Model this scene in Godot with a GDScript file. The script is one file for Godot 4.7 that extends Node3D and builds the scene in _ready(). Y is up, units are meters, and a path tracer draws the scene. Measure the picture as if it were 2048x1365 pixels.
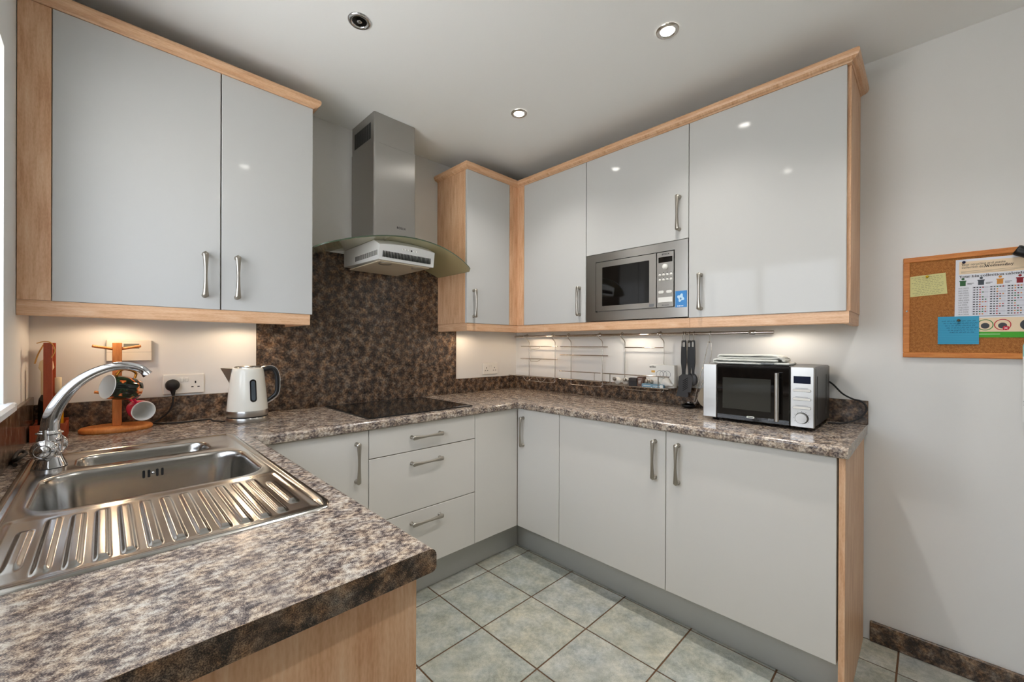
extends Node3D

# Measured plan of the kitchen (metres): back wall z = 0, window wall x = 0, right wall x = W.
const W := 2.5337
const CE := 2.4773
const ZFAR := 4.3
const YW := 0.9215      # worktop top
const YT := 0.8826      # worktop underside
const YD := 0.1774      # bottom of base doors
const ZB := 0.5826      # face of back base doors
const XR := 1.9585      # face of right base doors
const ZU := 0.3201      # face of back wall-unit doors
const XU := 2.2194      # face of right wall-unit doors
const YUB := 1.3946
const YUT := 2.3409

var M := {}
var st: SurfaceTool
var T := Transform3D()
var used := {}

func _ready() -> void:
	setup_camera_and_light()
	make_materials()
	build_room()
	build_worktop()
	build_base_units()
	build_wall_units()
	build_hood()
	build_hob()
	build_sink()
	build_builtin_microwave()
	build_lights()
	build_left_items()
	build_rail()
	build_counter_microwave()
	build_board()

# ------------------------------------------------------------------ camera, sky, exposure
func setup_camera_and_light() -> void:
	var cam := Camera3D.new()
	cam.name = "camera"
	var yaw := deg_to_rad(44.6714)
	var pit := deg_to_rad(-0.0637)
	var rol := deg_to_rad(0.2204)
	var f0 := Vector3(sin(yaw), 0, -cos(yaw))
	var r0 := Vector3(cos(yaw), 0, sin(yaw))
	var fw := f0 * cos(pit) + Vector3.UP * sin(pit)
	var u1 := Vector3.UP * cos(pit) - f0 * sin(pit)
	var rr := r0 * cos(rol) + u1 * sin(rol)
	var uu := u1 * cos(rol) - r0 * sin(rol)
	cam.transform = Transform3D(Basis(rr, uu, -fw), Vector3(0.1964, 1.2547, 2.3165))
	cam.projection = Camera3D.PROJECTION_FRUSTUM
	cam.near = 0.05
	cam.far = 60.0
	cam.size = 1365.0 / 824.8331 * 0.05
	cam.frustum_offset = Vector2(0, 10.373 / 824.8331 * 0.05)
	cam.current = true
	add_child(cam)
	var env := Environment.new()
	env.background_mode = Environment.BG_SKY
	var sky := Sky.new()
	var sm := ProceduralSkyMaterial.new()
	sm.sky_top_color = Color(0.70, 0.745, 0.81)
	sm.sky_horizon_color = Color(0.84, 0.86, 0.88)
	sm.ground_bottom_color = Color(0.86, 0.86, 0.855)
	sm.ground_horizon_color = Color(0.86, 0.865, 0.865)
	sm.sky_energy_multiplier = 1.0
	sky.sky_material = sm
	env.sky = sky
	env.background_energy_multiplier = 11.8
	env.tonemap_mode = Environment.TONE_MAPPER_LINEAR
	env.tonemap_exposure = 1.0
	env.sdfgi_enabled = true
	env.ssao_enabled = true
	env.ssil_enabled = true
	var we := WorldEnvironment.new()
	we.name = "world_environment"
	we.environment = env
	add_child(we)

# ------------------------------------------------------------------ mesh helpers
func B() -> void:
	st = SurfaceTool.new()
	st.begin(Mesh.PRIMITIVE_TRIANGLES)
	T = Transform3D()

func tri(a: Vector3, b: Vector3, c: Vector3, g := -1) -> void:
	a = T * a
	b = T * b
	c = T * c
	var n := (b - a).cross(c - a).abs()
	st.set_smooth_group(g)
	for v: Vector3 in [a, c, b]:
		var uv := Vector2(v.x, -v.y)
		if n.x >= n.y and n.x >= n.z:
			uv = Vector2(v.z, -v.y)
		elif n.y >= n.x and n.y >= n.z:
			uv = Vector2(v.x, v.z)
		st.set_uv(uv)
		st.add_vertex(v)

func quad(a: Vector3, b: Vector3, c: Vector3, d: Vector3, g := -1) -> void:
	tri(a, b, c, g)
	tri(a, c, d, g)

func quad_n(a: Vector3, b: Vector3, c: Vector3, d: Vector3, n: Vector3, g := -1) -> void:
	if (c - a).cross(d - b).dot(n) < 0.0:
		quad(d, c, b, a, g)
	else:
		quad(a, b, c, d, g)

func tri_n(a: Vector3, b: Vector3, c: Vector3, n: Vector3, g := -1) -> void:
	if (b - a).cross(c - a).dot(n) < 0.0:
		tri(c, b, a, g)
	else:
		tri(a, b, c, g)

func box(lo: Vector3, hi: Vector3, ch := 0.0) -> void:
	var m := (lo + hi) / 2.0
	var h := (hi - lo) / 2.0
	ch = minf(ch, minf(h.x, minf(h.y, h.z)) * 0.9)
	for ax in 3:
		for s in [-1.0, 1.0]:
			var u := (ax + 1) % 3
			var v := (ax + 2) % 3
			var n := Vector3.ZERO
			n[ax] = s
			var p := []
			for k in [[-1, -1], [1, -1], [1, 1], [-1, 1]]:
				var q := m
				q[ax] += s * h[ax]
				q[u] += k[0] * (h[u] - ch)
				q[v] += k[1] * (h[v] - ch)
				p.append(q)
			quad_n(p[0], p[1], p[2], p[3], n)
	if ch <= 0.0:
		return
	for ax in 3:
		var u := (ax + 1) % 3
		var v := (ax + 2) % 3
		for su in [-1.0, 1.0]:
			for sv in [-1.0, 1.0]:
				var p := []
				for k in [[-1, 0], [1, 0], [1, 1], [-1, 1]]:
					var q := m
					q[ax] += k[0] * (h[ax] - ch)
					q[u] += su * (h[u] - (0.0 if k[1] == 0 else ch))
					q[v] += sv * (h[v] - (ch if k[1] == 0 else 0.0))
					p.append(q)
				var n := Vector3.ZERO
				n[u] = su
				n[v] = sv
				quad_n(p[0], p[1], p[2], p[3], n)
	for sx in [-1.0, 1.0]:
		for sy in [-1.0, 1.0]:
			for sz in [-1.0, 1.0]:
				var s := Vector3(sx, sy, sz)
				tri_n(m + s * Vector3(h.x, h.y - ch, h.z - ch), m + s * Vector3(h.x - ch, h.y, h.z - ch), m + s * Vector3(h.x - ch, h.y - ch, h.z), s)

func lathe(prof: Array, segs := 32, g := 1) -> void:
	for i in prof.size() - 1:
		var p: Vector2 = prof[i]
		var q: Vector2 = prof[i + 1]
		for k in segs:
			var t0 := TAU * k / segs
			var t1 := TAU * (k + 1) / segs
			var a := Vector3(p.x * cos(t0), p.y, p.x * sin(t0))
			var b := Vector3(q.x * cos(t0), q.y, q.x * sin(t0))
			var c := Vector3(q.x * cos(t1), q.y, q.x * sin(t1))
			var d := Vector3(p.x * cos(t1), p.y, p.x * sin(t1))
			if p.x < 1e-6:
				tri(a, b, c, g)
			elif q.x < 1e-6:
				tri(a, b, d, g)
			else:
				quad(a, b, c, d, g)

func smooth_path(pts: Array, n := 6, closed := false) -> Array:
	var out := []
	var m := pts.size()
	for i in (m if closed else m - 1):
		var p0: Vector3 = pts[(i - 1 + m) % m] if closed or i > 0 else pts[0] * 2.0 - pts[1]
		var p1: Vector3 = pts[i]
		var p2: Vector3 = pts[(i + 1) % m]
		var p3: Vector3 = pts[(i + 2) % m] if closed or i + 2 < m else pts[m - 1] * 2.0 - pts[m - 2]
		for k in n:
			var t := float(k) / n
			out.append(0.5 * (2.0 * p1 + (p2 - p0) * t + (2.0 * p0 - 5.0 * p1 + 4.0 * p2 - p3) * t * t + (3.0 * p1 - p0 - 3.0 * p2 + p3) * t * t * t))
	if not closed:
		out.append(pts[m - 1])
	return out

func tube(pts: Array, rad, segs := 8, g := 1, closed := false, flat := 1.0) -> void:
	var m := pts.size()
	var rings := []
	var side := Vector3.ZERO
	for i in m:
		var d: Vector3
		if closed:
			d = (pts[(i + 1) % m] - pts[(i - 1 + m) % m]).normalized()
		else:
			d = (pts[mini(i + 1, m - 1)] - pts[maxi(i - 1, 0)]).normalized()
		if i == 0:
			side = d.cross(Vector3.UP if absf(d.y) < 0.9 else Vector3.RIGHT).normalized()
		side = (side - d * side.dot(d)).normalized()
		var up := side.cross(d)
		var r: float = rad[i] if rad is Array else rad
		var ring := []
		for k in segs:
			var t := TAU * k / segs
			ring.append(pts[i] + (side * cos(t) + up * sin(t) * flat) * r)
		rings.append(ring)
	for i in (m if closed else m - 1):
		for k in segs:
			var a: Vector3 = rings[i][k]
			var b: Vector3 = rings[(i + 1) % m][k]
			var c: Vector3 = rings[(i + 1) % m][(k + 1) % segs]
			var d: Vector3 = rings[i][(k + 1) % segs]
			var mid: Vector3 = (pts[i] + pts[(i + 1) % m]) / 2.0
			quad_n(a, b, c, d, (a + b + c + d) / 4.0 - mid, g)
	if not closed:
		for e in [0, m - 1]:
			var n: Vector3 = pts[0] - pts[1] if e == 0 else pts[m - 1] - pts[m - 2]
			for k in range(1, segs - 1):
				tri_n(rings[e][0], rings[e][k], rings[e][k + 1], n)

func rod(a: Vector3, b: Vector3, r: float, segs := 10) -> void:
	tube([a, b], r, segs)

func map3(ax: int, u: float, v: float, d: float) -> Vector3:
	if ax == 0:
		return Vector3(d, v, u)
	if ax == 1:
		return Vector3(u, d, v)
	return Vector3(u, v, d)

func prism(poly: Array, ax: int, d0: float, d1: float, g := -1) -> void:
	var pv := PackedVector2Array(poly)
	var area := 0.0
	for i in pv.size():
		area += pv[i].cross(pv[(i + 1) % pv.size()])
	var idx := Geometry2D.triangulate_polygon(pv)
	for d: float in [d0, d1]:
		var n := map3(ax, 0, 0, 1.0) * (1.0 if (d == d1) == (d1 > d0) else -1.0)
		for i in range(0, idx.size(), 3):
			tri_n(map3(ax, pv[idx[i]].x, pv[idx[i]].y, d), map3(ax, pv[idx[i + 1]].x, pv[idx[i + 1]].y, d), map3(ax, pv[idx[i + 2]].x, pv[idx[i + 2]].y, d), n)
	for i in pv.size():
		var a := pv[i]
		var b := pv[(i + 1) % pv.size()]
		var e := (b - a) * signf(area)
		quad_n(map3(ax, a.x, a.y, d0), map3(ax, b.x, b.y, d0), map3(ax, b.x, b.y, d1), map3(ax, a.x, a.y, d1), map3(ax, e.y, -e.x, 0), g)

func rrect(x0: float, y0: float, x1: float, y1: float, r: float, n := 5) -> Array:
	var out := []
	for c in [[x1 - r, y0 + r, -90], [x1 - r, y1 - r, 0], [x0 + r, y1 - r, 90], [x0 + r, y0 + r, 180]]:
		for k in n + 1:
			var t := deg_to_rad(c[2] + 90.0 * k / n)
			out.append(Vector2(c[0] + r * cos(t), c[1] + r * sin(t)))
	return out

# profile of (outward offset, height) swept along a plan path of (x, z); outward lies to the side (-dz, dx)
func sweep(path: Array, prof: Array, caps := true) -> void:
	var offs := []
	for i in path.size():
		var d0: Vector2 = (path[i] - path[maxi(i - 1, 0)]).normalized() if i > 0 else (path[1] - path[0]).normalized()
		var d1: Vector2 = (path[mini(i + 1, path.size() - 1)] - path[i]).normalized() if i < path.size() - 1 else d0
		var n0 := Vector2(-d0.y, d0.x)
		var n1 := Vector2(-d1.y, d1.x)
		var b := (n0 + n1).normalized()
		offs.append(b / maxf(0.2, b.dot(n0)))
	var m := prof.size()
	var cen := Vector2.ZERO
	for p: Vector2 in prof:
		cen += p / m
	for i in path.size() - 1:
		for k in m:
			var p: Vector2 = prof[k]
			var q: Vector2 = prof[(k + 1) % m]
			var v := []
			for s in [[i, p], [i + 1, p], [i + 1, q], [i, q]]:
				var w: Vector2 = path[s[0]] + offs[s[0]] * s[1].x
				v.append(Vector3(w.x, s[1].y, w.y))
			var d: Vector2 = (path[i + 1] - path[i]).normalized()
			var mid := (p + q) / 2.0 - cen
			var e := (q - p).orthogonal()
			if e.dot(mid) < 0.0:
				e = -e
			quad_n(v[0], v[1], v[2], v[3], Vector3(-d.y * e.x, e.y, d.x * e.x))
	if caps:
		var idx := Geometry2D.triangulate_polygon(PackedVector2Array(prof))
		for e in [0, path.size() - 1]:
			var d: Vector2 = path[0] - path[1] if e == 0 else path[e] - path[e - 1]
			for i in range(0, idx.size(), 3):
				var v := []
				for k in 3:
					var p: Vector2 = prof[idx[i + k]]
					var w: Vector2 = path[e] + offs[e] * p.x
					v.append(Vector3(w.x, p.y, w.y))
				tri_n(v[0], v[1], v[2], Vector3(d.x, 0, d.y))

func done(called: String, mat: Material, parent: Node = null) -> MeshInstance3D:
	st.generate_normals()
	var o := MeshInstance3D.new()
	o.mesh = st.commit()
	o.material_override = mat
	o.cast_shadow = GeometryInstance3D.SHADOW_CASTING_SETTING_ON
	put(called, o, parent)
	return o

func put(called: String, o: Node3D, parent: Node = null) -> void:
	if parent == null:
		var k: int = used.get(called, 0)
		used[called] = k + 1
		o.name = called if k == 0 else "%s_%03d" % [called, k]
		add_child(o)
	else:
		o.name = called
		parent.add_child(o, true)

func inst(mesh: Mesh, mat: Material, called: String, parent: Node, tr: Transform3D) -> MeshInstance3D:
	var o := MeshInstance3D.new()
	o.mesh = mesh
	o.material_override = mat
	put(called, o, parent)
	o.transform = tr
	return o

func tag(o: Node, label: String, category: String, group := "") -> void:
	o.set_meta("label", label)
	o.set_meta("category", category)
	if group != "":
		o.set_meta("group", group)

func thing(called: String, at: Vector3, label: String, category: String, group := "") -> Node3D:
	var o := Node3D.new()
	put(called, o)
	o.position = at
	tag(o, label, category, group)
	return o

func structure(o: Node, label := "", category := "") -> void:
	o.set_meta("kind", "structure")
	if label != "":
		o.set_meta("label", label)
	if category != "":
		o.set_meta("category", category)

func text(what: String, h: float, mat: Material, parent: Node, tr: Transform3D, called := "lettering", serif := false, bold := false) -> MeshInstance3D:
	var tm := TextMesh.new()
	tm.text = what
	var f := SystemFont.new()
	f.font_names = PackedStringArray(["Droid Serif" if serif else "Droid Sans"])
	if bold:
		f.font_weight = 700
	tm.font = f
	tm.font_size = 32
	tm.pixel_size = h / 32.0 * 1.35
	tm.depth = 0.0004
	tm.curve_step = 2.0
	return inst(tm, mat, called, parent, tr)

# basis for things fixed on the right wall and facing -x: local x -> +z (rightwards in the photo), y up, z -> -x
func face_right(at: Vector3) -> Transform3D:
	return Transform3D(Basis(Vector3(0, 0, 1), Vector3(0, 1, 0), Vector3(-1, 0, 0)), at)

# ------------------------------------------------------------------ materials
func mat(called: String, c: Color, rough := 0.6, metal := 0.0) -> StandardMaterial3D:
	var m := StandardMaterial3D.new()
	m.resource_name = called
	m.albedo_color = c
	m.roughness = rough
	m.metallic = metal
	M[called] = m
	return m

func noise(seed_: int, freq: float, oct := 4, kind := FastNoiseLite.TYPE_SIMPLEX_SMOOTH) -> FastNoiseLite:
	var n := FastNoiseLite.new()
	n.seed = seed_
	n.noise_type = kind
	n.frequency = freq
	n.fractal_octaves = oct
	return n

func field(n: FastNoiseLite, w: int, h: int, rw := 0, rh := 0) -> PackedByteArray:
	var im := n.get_seamless_image(w, h, false, false, 0.15, true)
	if rw > 0:
		im.resize(rw, rh, Image.INTERPOLATE_CUBIC)
	im.convert(Image.FORMAT_L8)
	return im.get_data()

func ramp(stops: Array, t: float) -> Color:
	for i in stops.size() - 1:
		if t <= stops[i + 1][0]:
			return stops[i][1].lerp(stops[i + 1][1], clampf((t - stops[i][0]) / (stops[i + 1][0] - stops[i][0]), 0, 1))
	return stops[-1][1]

func table(stops: Array) -> PackedByteArray:
	var out := PackedByteArray()
	for i in 256:
		var c := ramp(stops, i / 255.0)
		out.append(int(c.r * 255))
		out.append(int(c.g * 255))
		out.append(int(c.b * 255))
	return out

# sum of weighted noise fields (kept around 128) looked up in a colour table
func mix_image(s: int, fields: Array, weights: Array, tab: PackedByteArray, hue: PackedByteArray = PackedByteArray(), hue_amt := Vector3.ZERO) -> ImageTexture:
	var n := s * s
	var data := PackedByteArray()
	data.resize(n * 3)
	var f0: PackedByteArray = fields[0]
	var f1: PackedByteArray = fields[1]
	var f2: PackedByteArray = fields[2]
	var w0: float = weights[0]
	var w1: float = weights[1]
	var w2: float = weights[2]
	var hx := hue_amt.x
	var hy := hue_amt.y
	var hz := hue_amt.z
	var use_hue := hue.size() == n
	for i in n:
		var v := int(128.0 + (f0[i] - 128) * w0 + (f1[i] - 128) * w1 + (f2[i] - 128) * w2)
		v = clampi(v, 0, 255) * 3
		var j := i * 3
		if use_hue:
			var k := (hue[i] - 128) / 128.0
			data[j] = clampi(int(tab[v] * (1.0 + k * hx)), 0, 255)
			data[j + 1] = clampi(int(tab[v + 1] * (1.0 + k * hy)), 0, 255)
			data[j + 2] = clampi(int(tab[v + 2] * (1.0 + k * hz)), 0, 255)
		else:
			data[j] = tab[v]
			data[j + 1] = tab[v + 1]
			data[j + 2] = tab[v + 2]
	return ImageTexture.create_from_image(Image.create_from_data(s, s, false, Image.FORMAT_RGB8, data))

func c8(r: int, g: int, b: int) -> Color:
	return Color8(r, g, b)

func textured(called: String, tex: Texture2D, size: float, rough: float, world := false) -> StandardMaterial3D:
	var m := mat(called, Color.WHITE, rough)
	m.albedo_texture = tex
	m.uv1_scale = Vector3.ONE / size
	m.texture_filter = BaseMaterial3D.TEXTURE_FILTER_LINEAR_WITH_MIPMAPS
	if world:
		m.uv1_triplanar = true
		m.uv1_world_triplanar = true
		m.uv1_triplanar_sharpness = 8.0
	return m

func make_materials() -> void:
	# mottled stone-effect laminate, as a lit and a shaded copy
	var s := 1024
	var fa := field(noise(3, 0.011, 3), s, s)
	var fb := field(noise(5, 0.042, 3), s, s)
	var fc := field(noise(8, 0.26, 2), s, s)
	var fh := field(noise(21, 0.014, 3), s, s)
	var stone := mix_image(s, [fa, fb, fc], [0.5, 0.72, 0.78], table([[0.0, c8(48, 43, 46)], [0.25, c8(84, 74, 73)], [0.4, c8(128, 113, 104)], [0.52, c8(163, 146, 131)], [0.66, c8(190, 174, 157)], [0.85, c8(212, 200, 184)], [1.0, c8(222, 212, 198)]]), fh, Vector3(0.04, 0.0, -0.05))
	var sm := textured("stone_laminate", stone, 0.62, 0.17, true)
	sm.uv1_scale = Vector3(1.6, 2.0, 2.0)
	var dark := mix_image(s, [fa, fb, fc], [0.6, 0.45, 0.75], table([[0.0, c8(22, 18, 17)], [0.25, c8(46, 38, 34)], [0.4, c8(76, 61, 52)], [0.52, c8(102, 83, 69)], [0.66, c8(134, 110, 90)], [0.85, c8(168, 142, 116)], [1.0, c8(188, 164, 138)]]), fh, Vector3(0.1, 0.0, -0.12))  # darker copy of the worktop pattern, shade put into its colour
	var sp := textured("stone_laminate_shaded", dark, 0.62, 0.22, true)
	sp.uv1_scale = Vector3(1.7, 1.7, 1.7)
	# beech veneer: stretched grain
	var ga := field(noise(31, 0.02, 4), 512, 64, 512, 512)
	var gb := field(noise(33, 0.09, 3), 512, 32, 512, 512)
	var gc := field(noise(37, 0.2, 2), 512, 128, 512, 512)
	var bt := table([[0.0, c8(204, 153, 114)], [0.4, c8(222, 176, 137)], [0.6, c8(229, 186, 148)], [1.0, c8(237, 203, 170)]])
	var beech := mix_image(512, [ga, gb, gc], [0.7, 0.5, 0.35], bt)
	var bim: Image = beech.get_image()
	textured("beech", beech, 0.42, 0.42)
	var brot: Image = bim.duplicate()
	brot.rotate_90(CLOCKWISE)
	textured("beech_across", ImageTexture.create_from_image(brot), 0.42, 0.4)
	var pine := textured("pine", beech, 0.2, 0.5)
	pine.albedo_color = c8(235, 185, 120)
	var red := textured("stained_wood", beech, 0.25, 0.45)
	red.albedo_color = c8(190, 105, 72)
	var fr := textured("frame_wood", ImageTexture.create_from_image(brot), 0.2, 0.5)
	fr.albedo_color = c8(236, 184, 110)
	# floor tile
	var ta := field(noise(51, 0.008, 4), s, s)
	var tb := field(noise(53, 0.035, 4), s, s)
	var tc := field(noise(57, 0.13, 3), s, s)
	var th := field(noise(59, 0.006, 3), s, s)
	var tile := mix_image(s, [ta, tb, tc], [0.6, 0.45, 0.4], table([[0.0, c8(140, 142, 134)], [0.35, c8(168, 170, 161)], [0.55, c8(186, 187, 177)], [0.75, c8(202, 201, 191)], [1.0, c8(216, 213, 203)]]), th, Vector3(0.028, 0.008, -0.03))
	for k in 3:
		var tm := textured("floor_tile_%d" % k, tile, 0.9, 0.42)
		tm.uv1_offset = Vector3(0.31 * k, 0.47 * k, 0)
		tm.albedo_color = [c8(250, 250, 250), c8(240, 242, 240), c8(252, 250, 244)][k]
	# cork
	var ca := field(noise(61, 0.03, 2), 512, 512)
	var cb := field(noise(63, 0.12, 3), 512, 512)
	var cc := field(noise(67, 0.3, 2), 512, 512)
	var cork := mix_image(512, [ca, cb, cc], [0.3, 0.7, 0.7], table([[0.0, c8(96, 54, 24)], [0.35, c8(150, 92, 44)], [0.6, c8(184, 122, 64)], [1.0, c8(214, 158, 96)]]))
	textured("cork", cork, 0.16, 0.95)
	# paint
	var wn := NoiseTexture2D.new()
	wn.width = 256
	wn.height = 256
	wn.seamless = true
	wn.noise = noise(71, 0.05, 4)
	for w in [["wall_paint", c8(228, 227, 224)], ["ceiling_paint", c8(242, 242, 240)]]:
		var m := mat(w[0], w[1], 0.85)
		m.uv1_triplanar = true
		m.uv1_world_triplanar = true
		m.uv1_scale = Vector3.ONE * 3.0
	mat("grout", c8(112, 82, 58), 0.95)
	var dm := mat("gloss_door", c8(199, 199, 197), 0.07)
	dm.metallic_specular = 0.3
	var bm := mat("satin_door", c8(216, 212, 205), 0.13)
	bm.metallic_specular = 0.35
	mat("carcass", c8(196, 178, 156), 0.6)
	mat("handle_metal", c8(176, 170, 160), 0.32, 1.0)
	var ss := mat("brushed_steel", c8(184, 182, 178), 0.3, 1.0)
	ss.anisotropy_enabled = true
	ss.anisotropy = -0.75
	var hs := mat("hood_steel", c8(176, 174, 170), 0.34, 1.0)
	hs.anisotropy_enabled = true
	hs.anisotropy = 0.85
	mat("sink_steel", c8(172, 169, 164), 0.2, 1.0)
	mat("chrome", c8(215, 215, 218), 0.06, 1.0)
	mat("wire_chrome", c8(205, 200, 194), 0.18, 1.0)
	mat("plinth_metal", c8(188, 188, 184), 0.42, 0.25)
	mat("black_glass", c8(14, 12, 11), 0.04)
	mat("black_plastic", c8(18, 18, 19), 0.4)
	mat("utensil_nylon", c8(62, 61, 62), 0.45)
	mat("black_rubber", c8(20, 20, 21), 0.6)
	mat("slot_shade", c8(18, 18, 18), 0.9)  # solid dark pieces, painted as the shade inside slots
	mat("white_plastic", c8(232, 230, 224), 0.3)
	mat("upvc", c8(238, 240, 241), 0.35)
	mat("kettle_cream", c8(228, 224, 212), 0.14)
	mat("hood_panel", c8(226, 226, 224), 0.35, 0.1)
	mat("ink", c8(25, 25, 28), 0.7)
	mat("ink_grey", c8(110, 112, 116), 0.7)
	mat("card_white", c8(236, 236, 232), 0.6)
	mat("filter_metal", c8(208, 194, 170), 0.5, 0.15)
	var pg := mat("pane_glass", Color(0.9, 0.95, 0.95, 0.06), 0.02)
	pg.transparency = BaseMaterial3D.TRANSPARENCY_ALPHA
	var cg := mat("canopy_glass", Color(0.74, 0.72, 0.56, 0.7), 0.08)
	cg.transparency = BaseMaterial3D.TRANSPARENCY_ALPHA
	mat("glass_edge", c8(70, 84, 66), 0.15)
	for g in [["lamp_glow", Color(1, 0.98, 0.95), 55.0], ["under_glow", Color(1, 0.9, 0.76), 6.0]]:
		var m := mat(g[0], g[1], 0.4)
		m.emission_enabled = true
		m.emission = g[1]
		m.emission_energy_multiplier = g[2]

# ------------------------------------------------------------------ room
func build_room() -> void:
	B()
	box(Vector3(-0.3, -0.12, -0.12), Vector3(W + 0.12, -0.0035, ZFAR + 0.12))
	var fl := done("floor", M.grout)
	structure(fl, "pale green grey stone effect tiled floor with brown grout", "floor")
	var xs := [0.001]
	for k in range(7, -1, -1):
		xs.append(2.0425 + 0.3245 - 0.3245 * k)
	xs.append(W - 0.001)
	var zs := [0.001]
	var z := 0.2675
	while z < ZFAR:
		zs.append(z)
		z += 0.3275
	zs.append(ZFAR - 0.001)
	var n := 0
	for i in xs.size() - 1:
		for j in zs.size() - 1:
			B()
			T = Transform3D(Basis(), Vector3(0, 0, 0))
			box(Vector3(xs[i] + 0.003, -0.003, zs[j] + 0.003), Vector3(xs[i + 1] - 0.003, 0.0, zs[j + 1] - 0.003), 0.001)
			done("tile", M["floor_tile_%d" % ((i * 7 + j * 5 + (i * j) % 3) % 3)], fl)
			n += 1
	B()
	box(Vector3(-0.3, CE, -0.12), Vector3(W + 0.12, CE + 0.12, ZFAR + 0.12))
	structure(done("ceiling", M.ceiling_paint), "white painted ceiling with recessed downlights", "ceiling")
	B()
	box(Vector3(-0.3, 0, -0.12), Vector3(W + 0.12, CE, 0))
	structure(done("wall_back", M.wall_paint), "white painted wall behind the hob", "wall")
	B()
	box(Vector3(W, 0, 0), Vector3(W + 0.12, CE, ZFAR))
	structure(done("wall_right", M.wall_paint), "white painted wall behind the utensil rail and cork board", "wall")
	B()
	box(Vector3(-0.3, 0, ZFAR), Vector3(W + 0.12, CE, ZFAR + 0.12))
	structure(done("wall_front", M.wall_paint), "white painted wall opposite the hob", "wall")
	# window wall with an opening
	B()
	var z0 := 0.535
	var z1 := 1.83
	var y0 := 1.062
	var y1 := 2.07
	box(Vector3(-0.28, 0, 0), Vector3(0, CE, z0))
	var z2 := z1 + 0.7     # second, narrow window added out of view for extra daylight
	var z3 := z2 + 0.45
	box(Vector3(-0.28, 0, z1), Vector3(0, CE, z2))
	box(Vector3(-0.28, 0, z3), Vector3(0, CE, ZFAR))
	for zz in [[z0, z1], [z2, z3]]:
		box(Vector3(-0.28, 0, zz[0]), Vector3(0, y0, zz[1]))
		box(Vector3(-0.28, y1, zz[0]), Vector3(0, CE, zz[1]))
	structure(done("wall_left", M.wall_paint), "white painted wall with the window above the sink", "wall")
	for wk in 2:
		var win := Node3D.new()
		put("window_%d" % (wk + 1), win)
		win.position = Vector3(-0.2, y0, [z0, z2][wk])
		structure(win, ["white framed window in the wall above the sink", "narrow white framed window added out of view to brighten the room"][wk], "window")
		B()
		var wz: float = [z1 - z0, z3 - z2][wk]
		var wh := y1 - y0
		for r in [[0, 0.03, wz, 0.09], [0, wh - 0.06, wz, wh], [0, 0.03, 0.06, wh], [wz - 0.06, 0.03, wz, wh], [wz / 2 - 0.035, 0.03, wz / 2 + 0.035, wh]]:
			box(Vector3(-0.03, r[1], r[0]), Vector3(0.03, r[3], r[2]), 0.004)
		done("window_frame", M.upvc, win)
		for k in 2:
			B()
			box(Vector3(-0.008, 0.085, 0.055 + k * wz / 2), Vector3(0.008, wh - 0.055, wz / 2 - 0.03 + k * (wz / 2 - 0.02)))
			done("pane", M.pane_glass, win)
		B()
		prism([Vector2(0.03, 0.0), Vector2(0.216, 0.0), Vector2(0.222, 0.006), Vector2(0.222, 0.02), Vector2(0.216, 0.028), Vector2(0.03, 0.028)], 2, 0.002, wz - 0.002)
		box(Vector3(0.2005, 0.0, -0.045), Vector3(0.22, 0.028, 0.002), 0.004)
		done("window_sill", M.upvc, win)
	B()
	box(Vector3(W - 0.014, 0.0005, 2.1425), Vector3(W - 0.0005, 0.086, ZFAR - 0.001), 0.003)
	structure(done("baseboard_right", M.stone_laminate_shaded), "brown stone effect skirting along the bottom of the right wall", "skirting")

# ------------------------------------------------------------------ worktop, upstands, splashback
func edge_profile(u0: float, u1: float, r := 0.013) -> Array:
	# from the back (u0) to a rounded front (u1)
	var s := signf(u1 - u0)
	var out := [Vector2(u0, YT), Vector2(u1 - s * 0.008, YT)]
	for k in 4:
		var t := deg_to_rad(-90.0 + 90.0 * k / 3)
		out.append(Vector2(u1 - s * 0.008 + s * 0.008 * cos(t), YT + 0.008 + 0.008 * sin(t)))
	for k in 6:
		var t := deg_to_rad(90.0 * k / 5)
		out.append(Vector2(u1 - s * r + s * r * cos(t), YW - r + r * sin(t)))
	out.append(Vector2(u0, YW))
	return out

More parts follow.
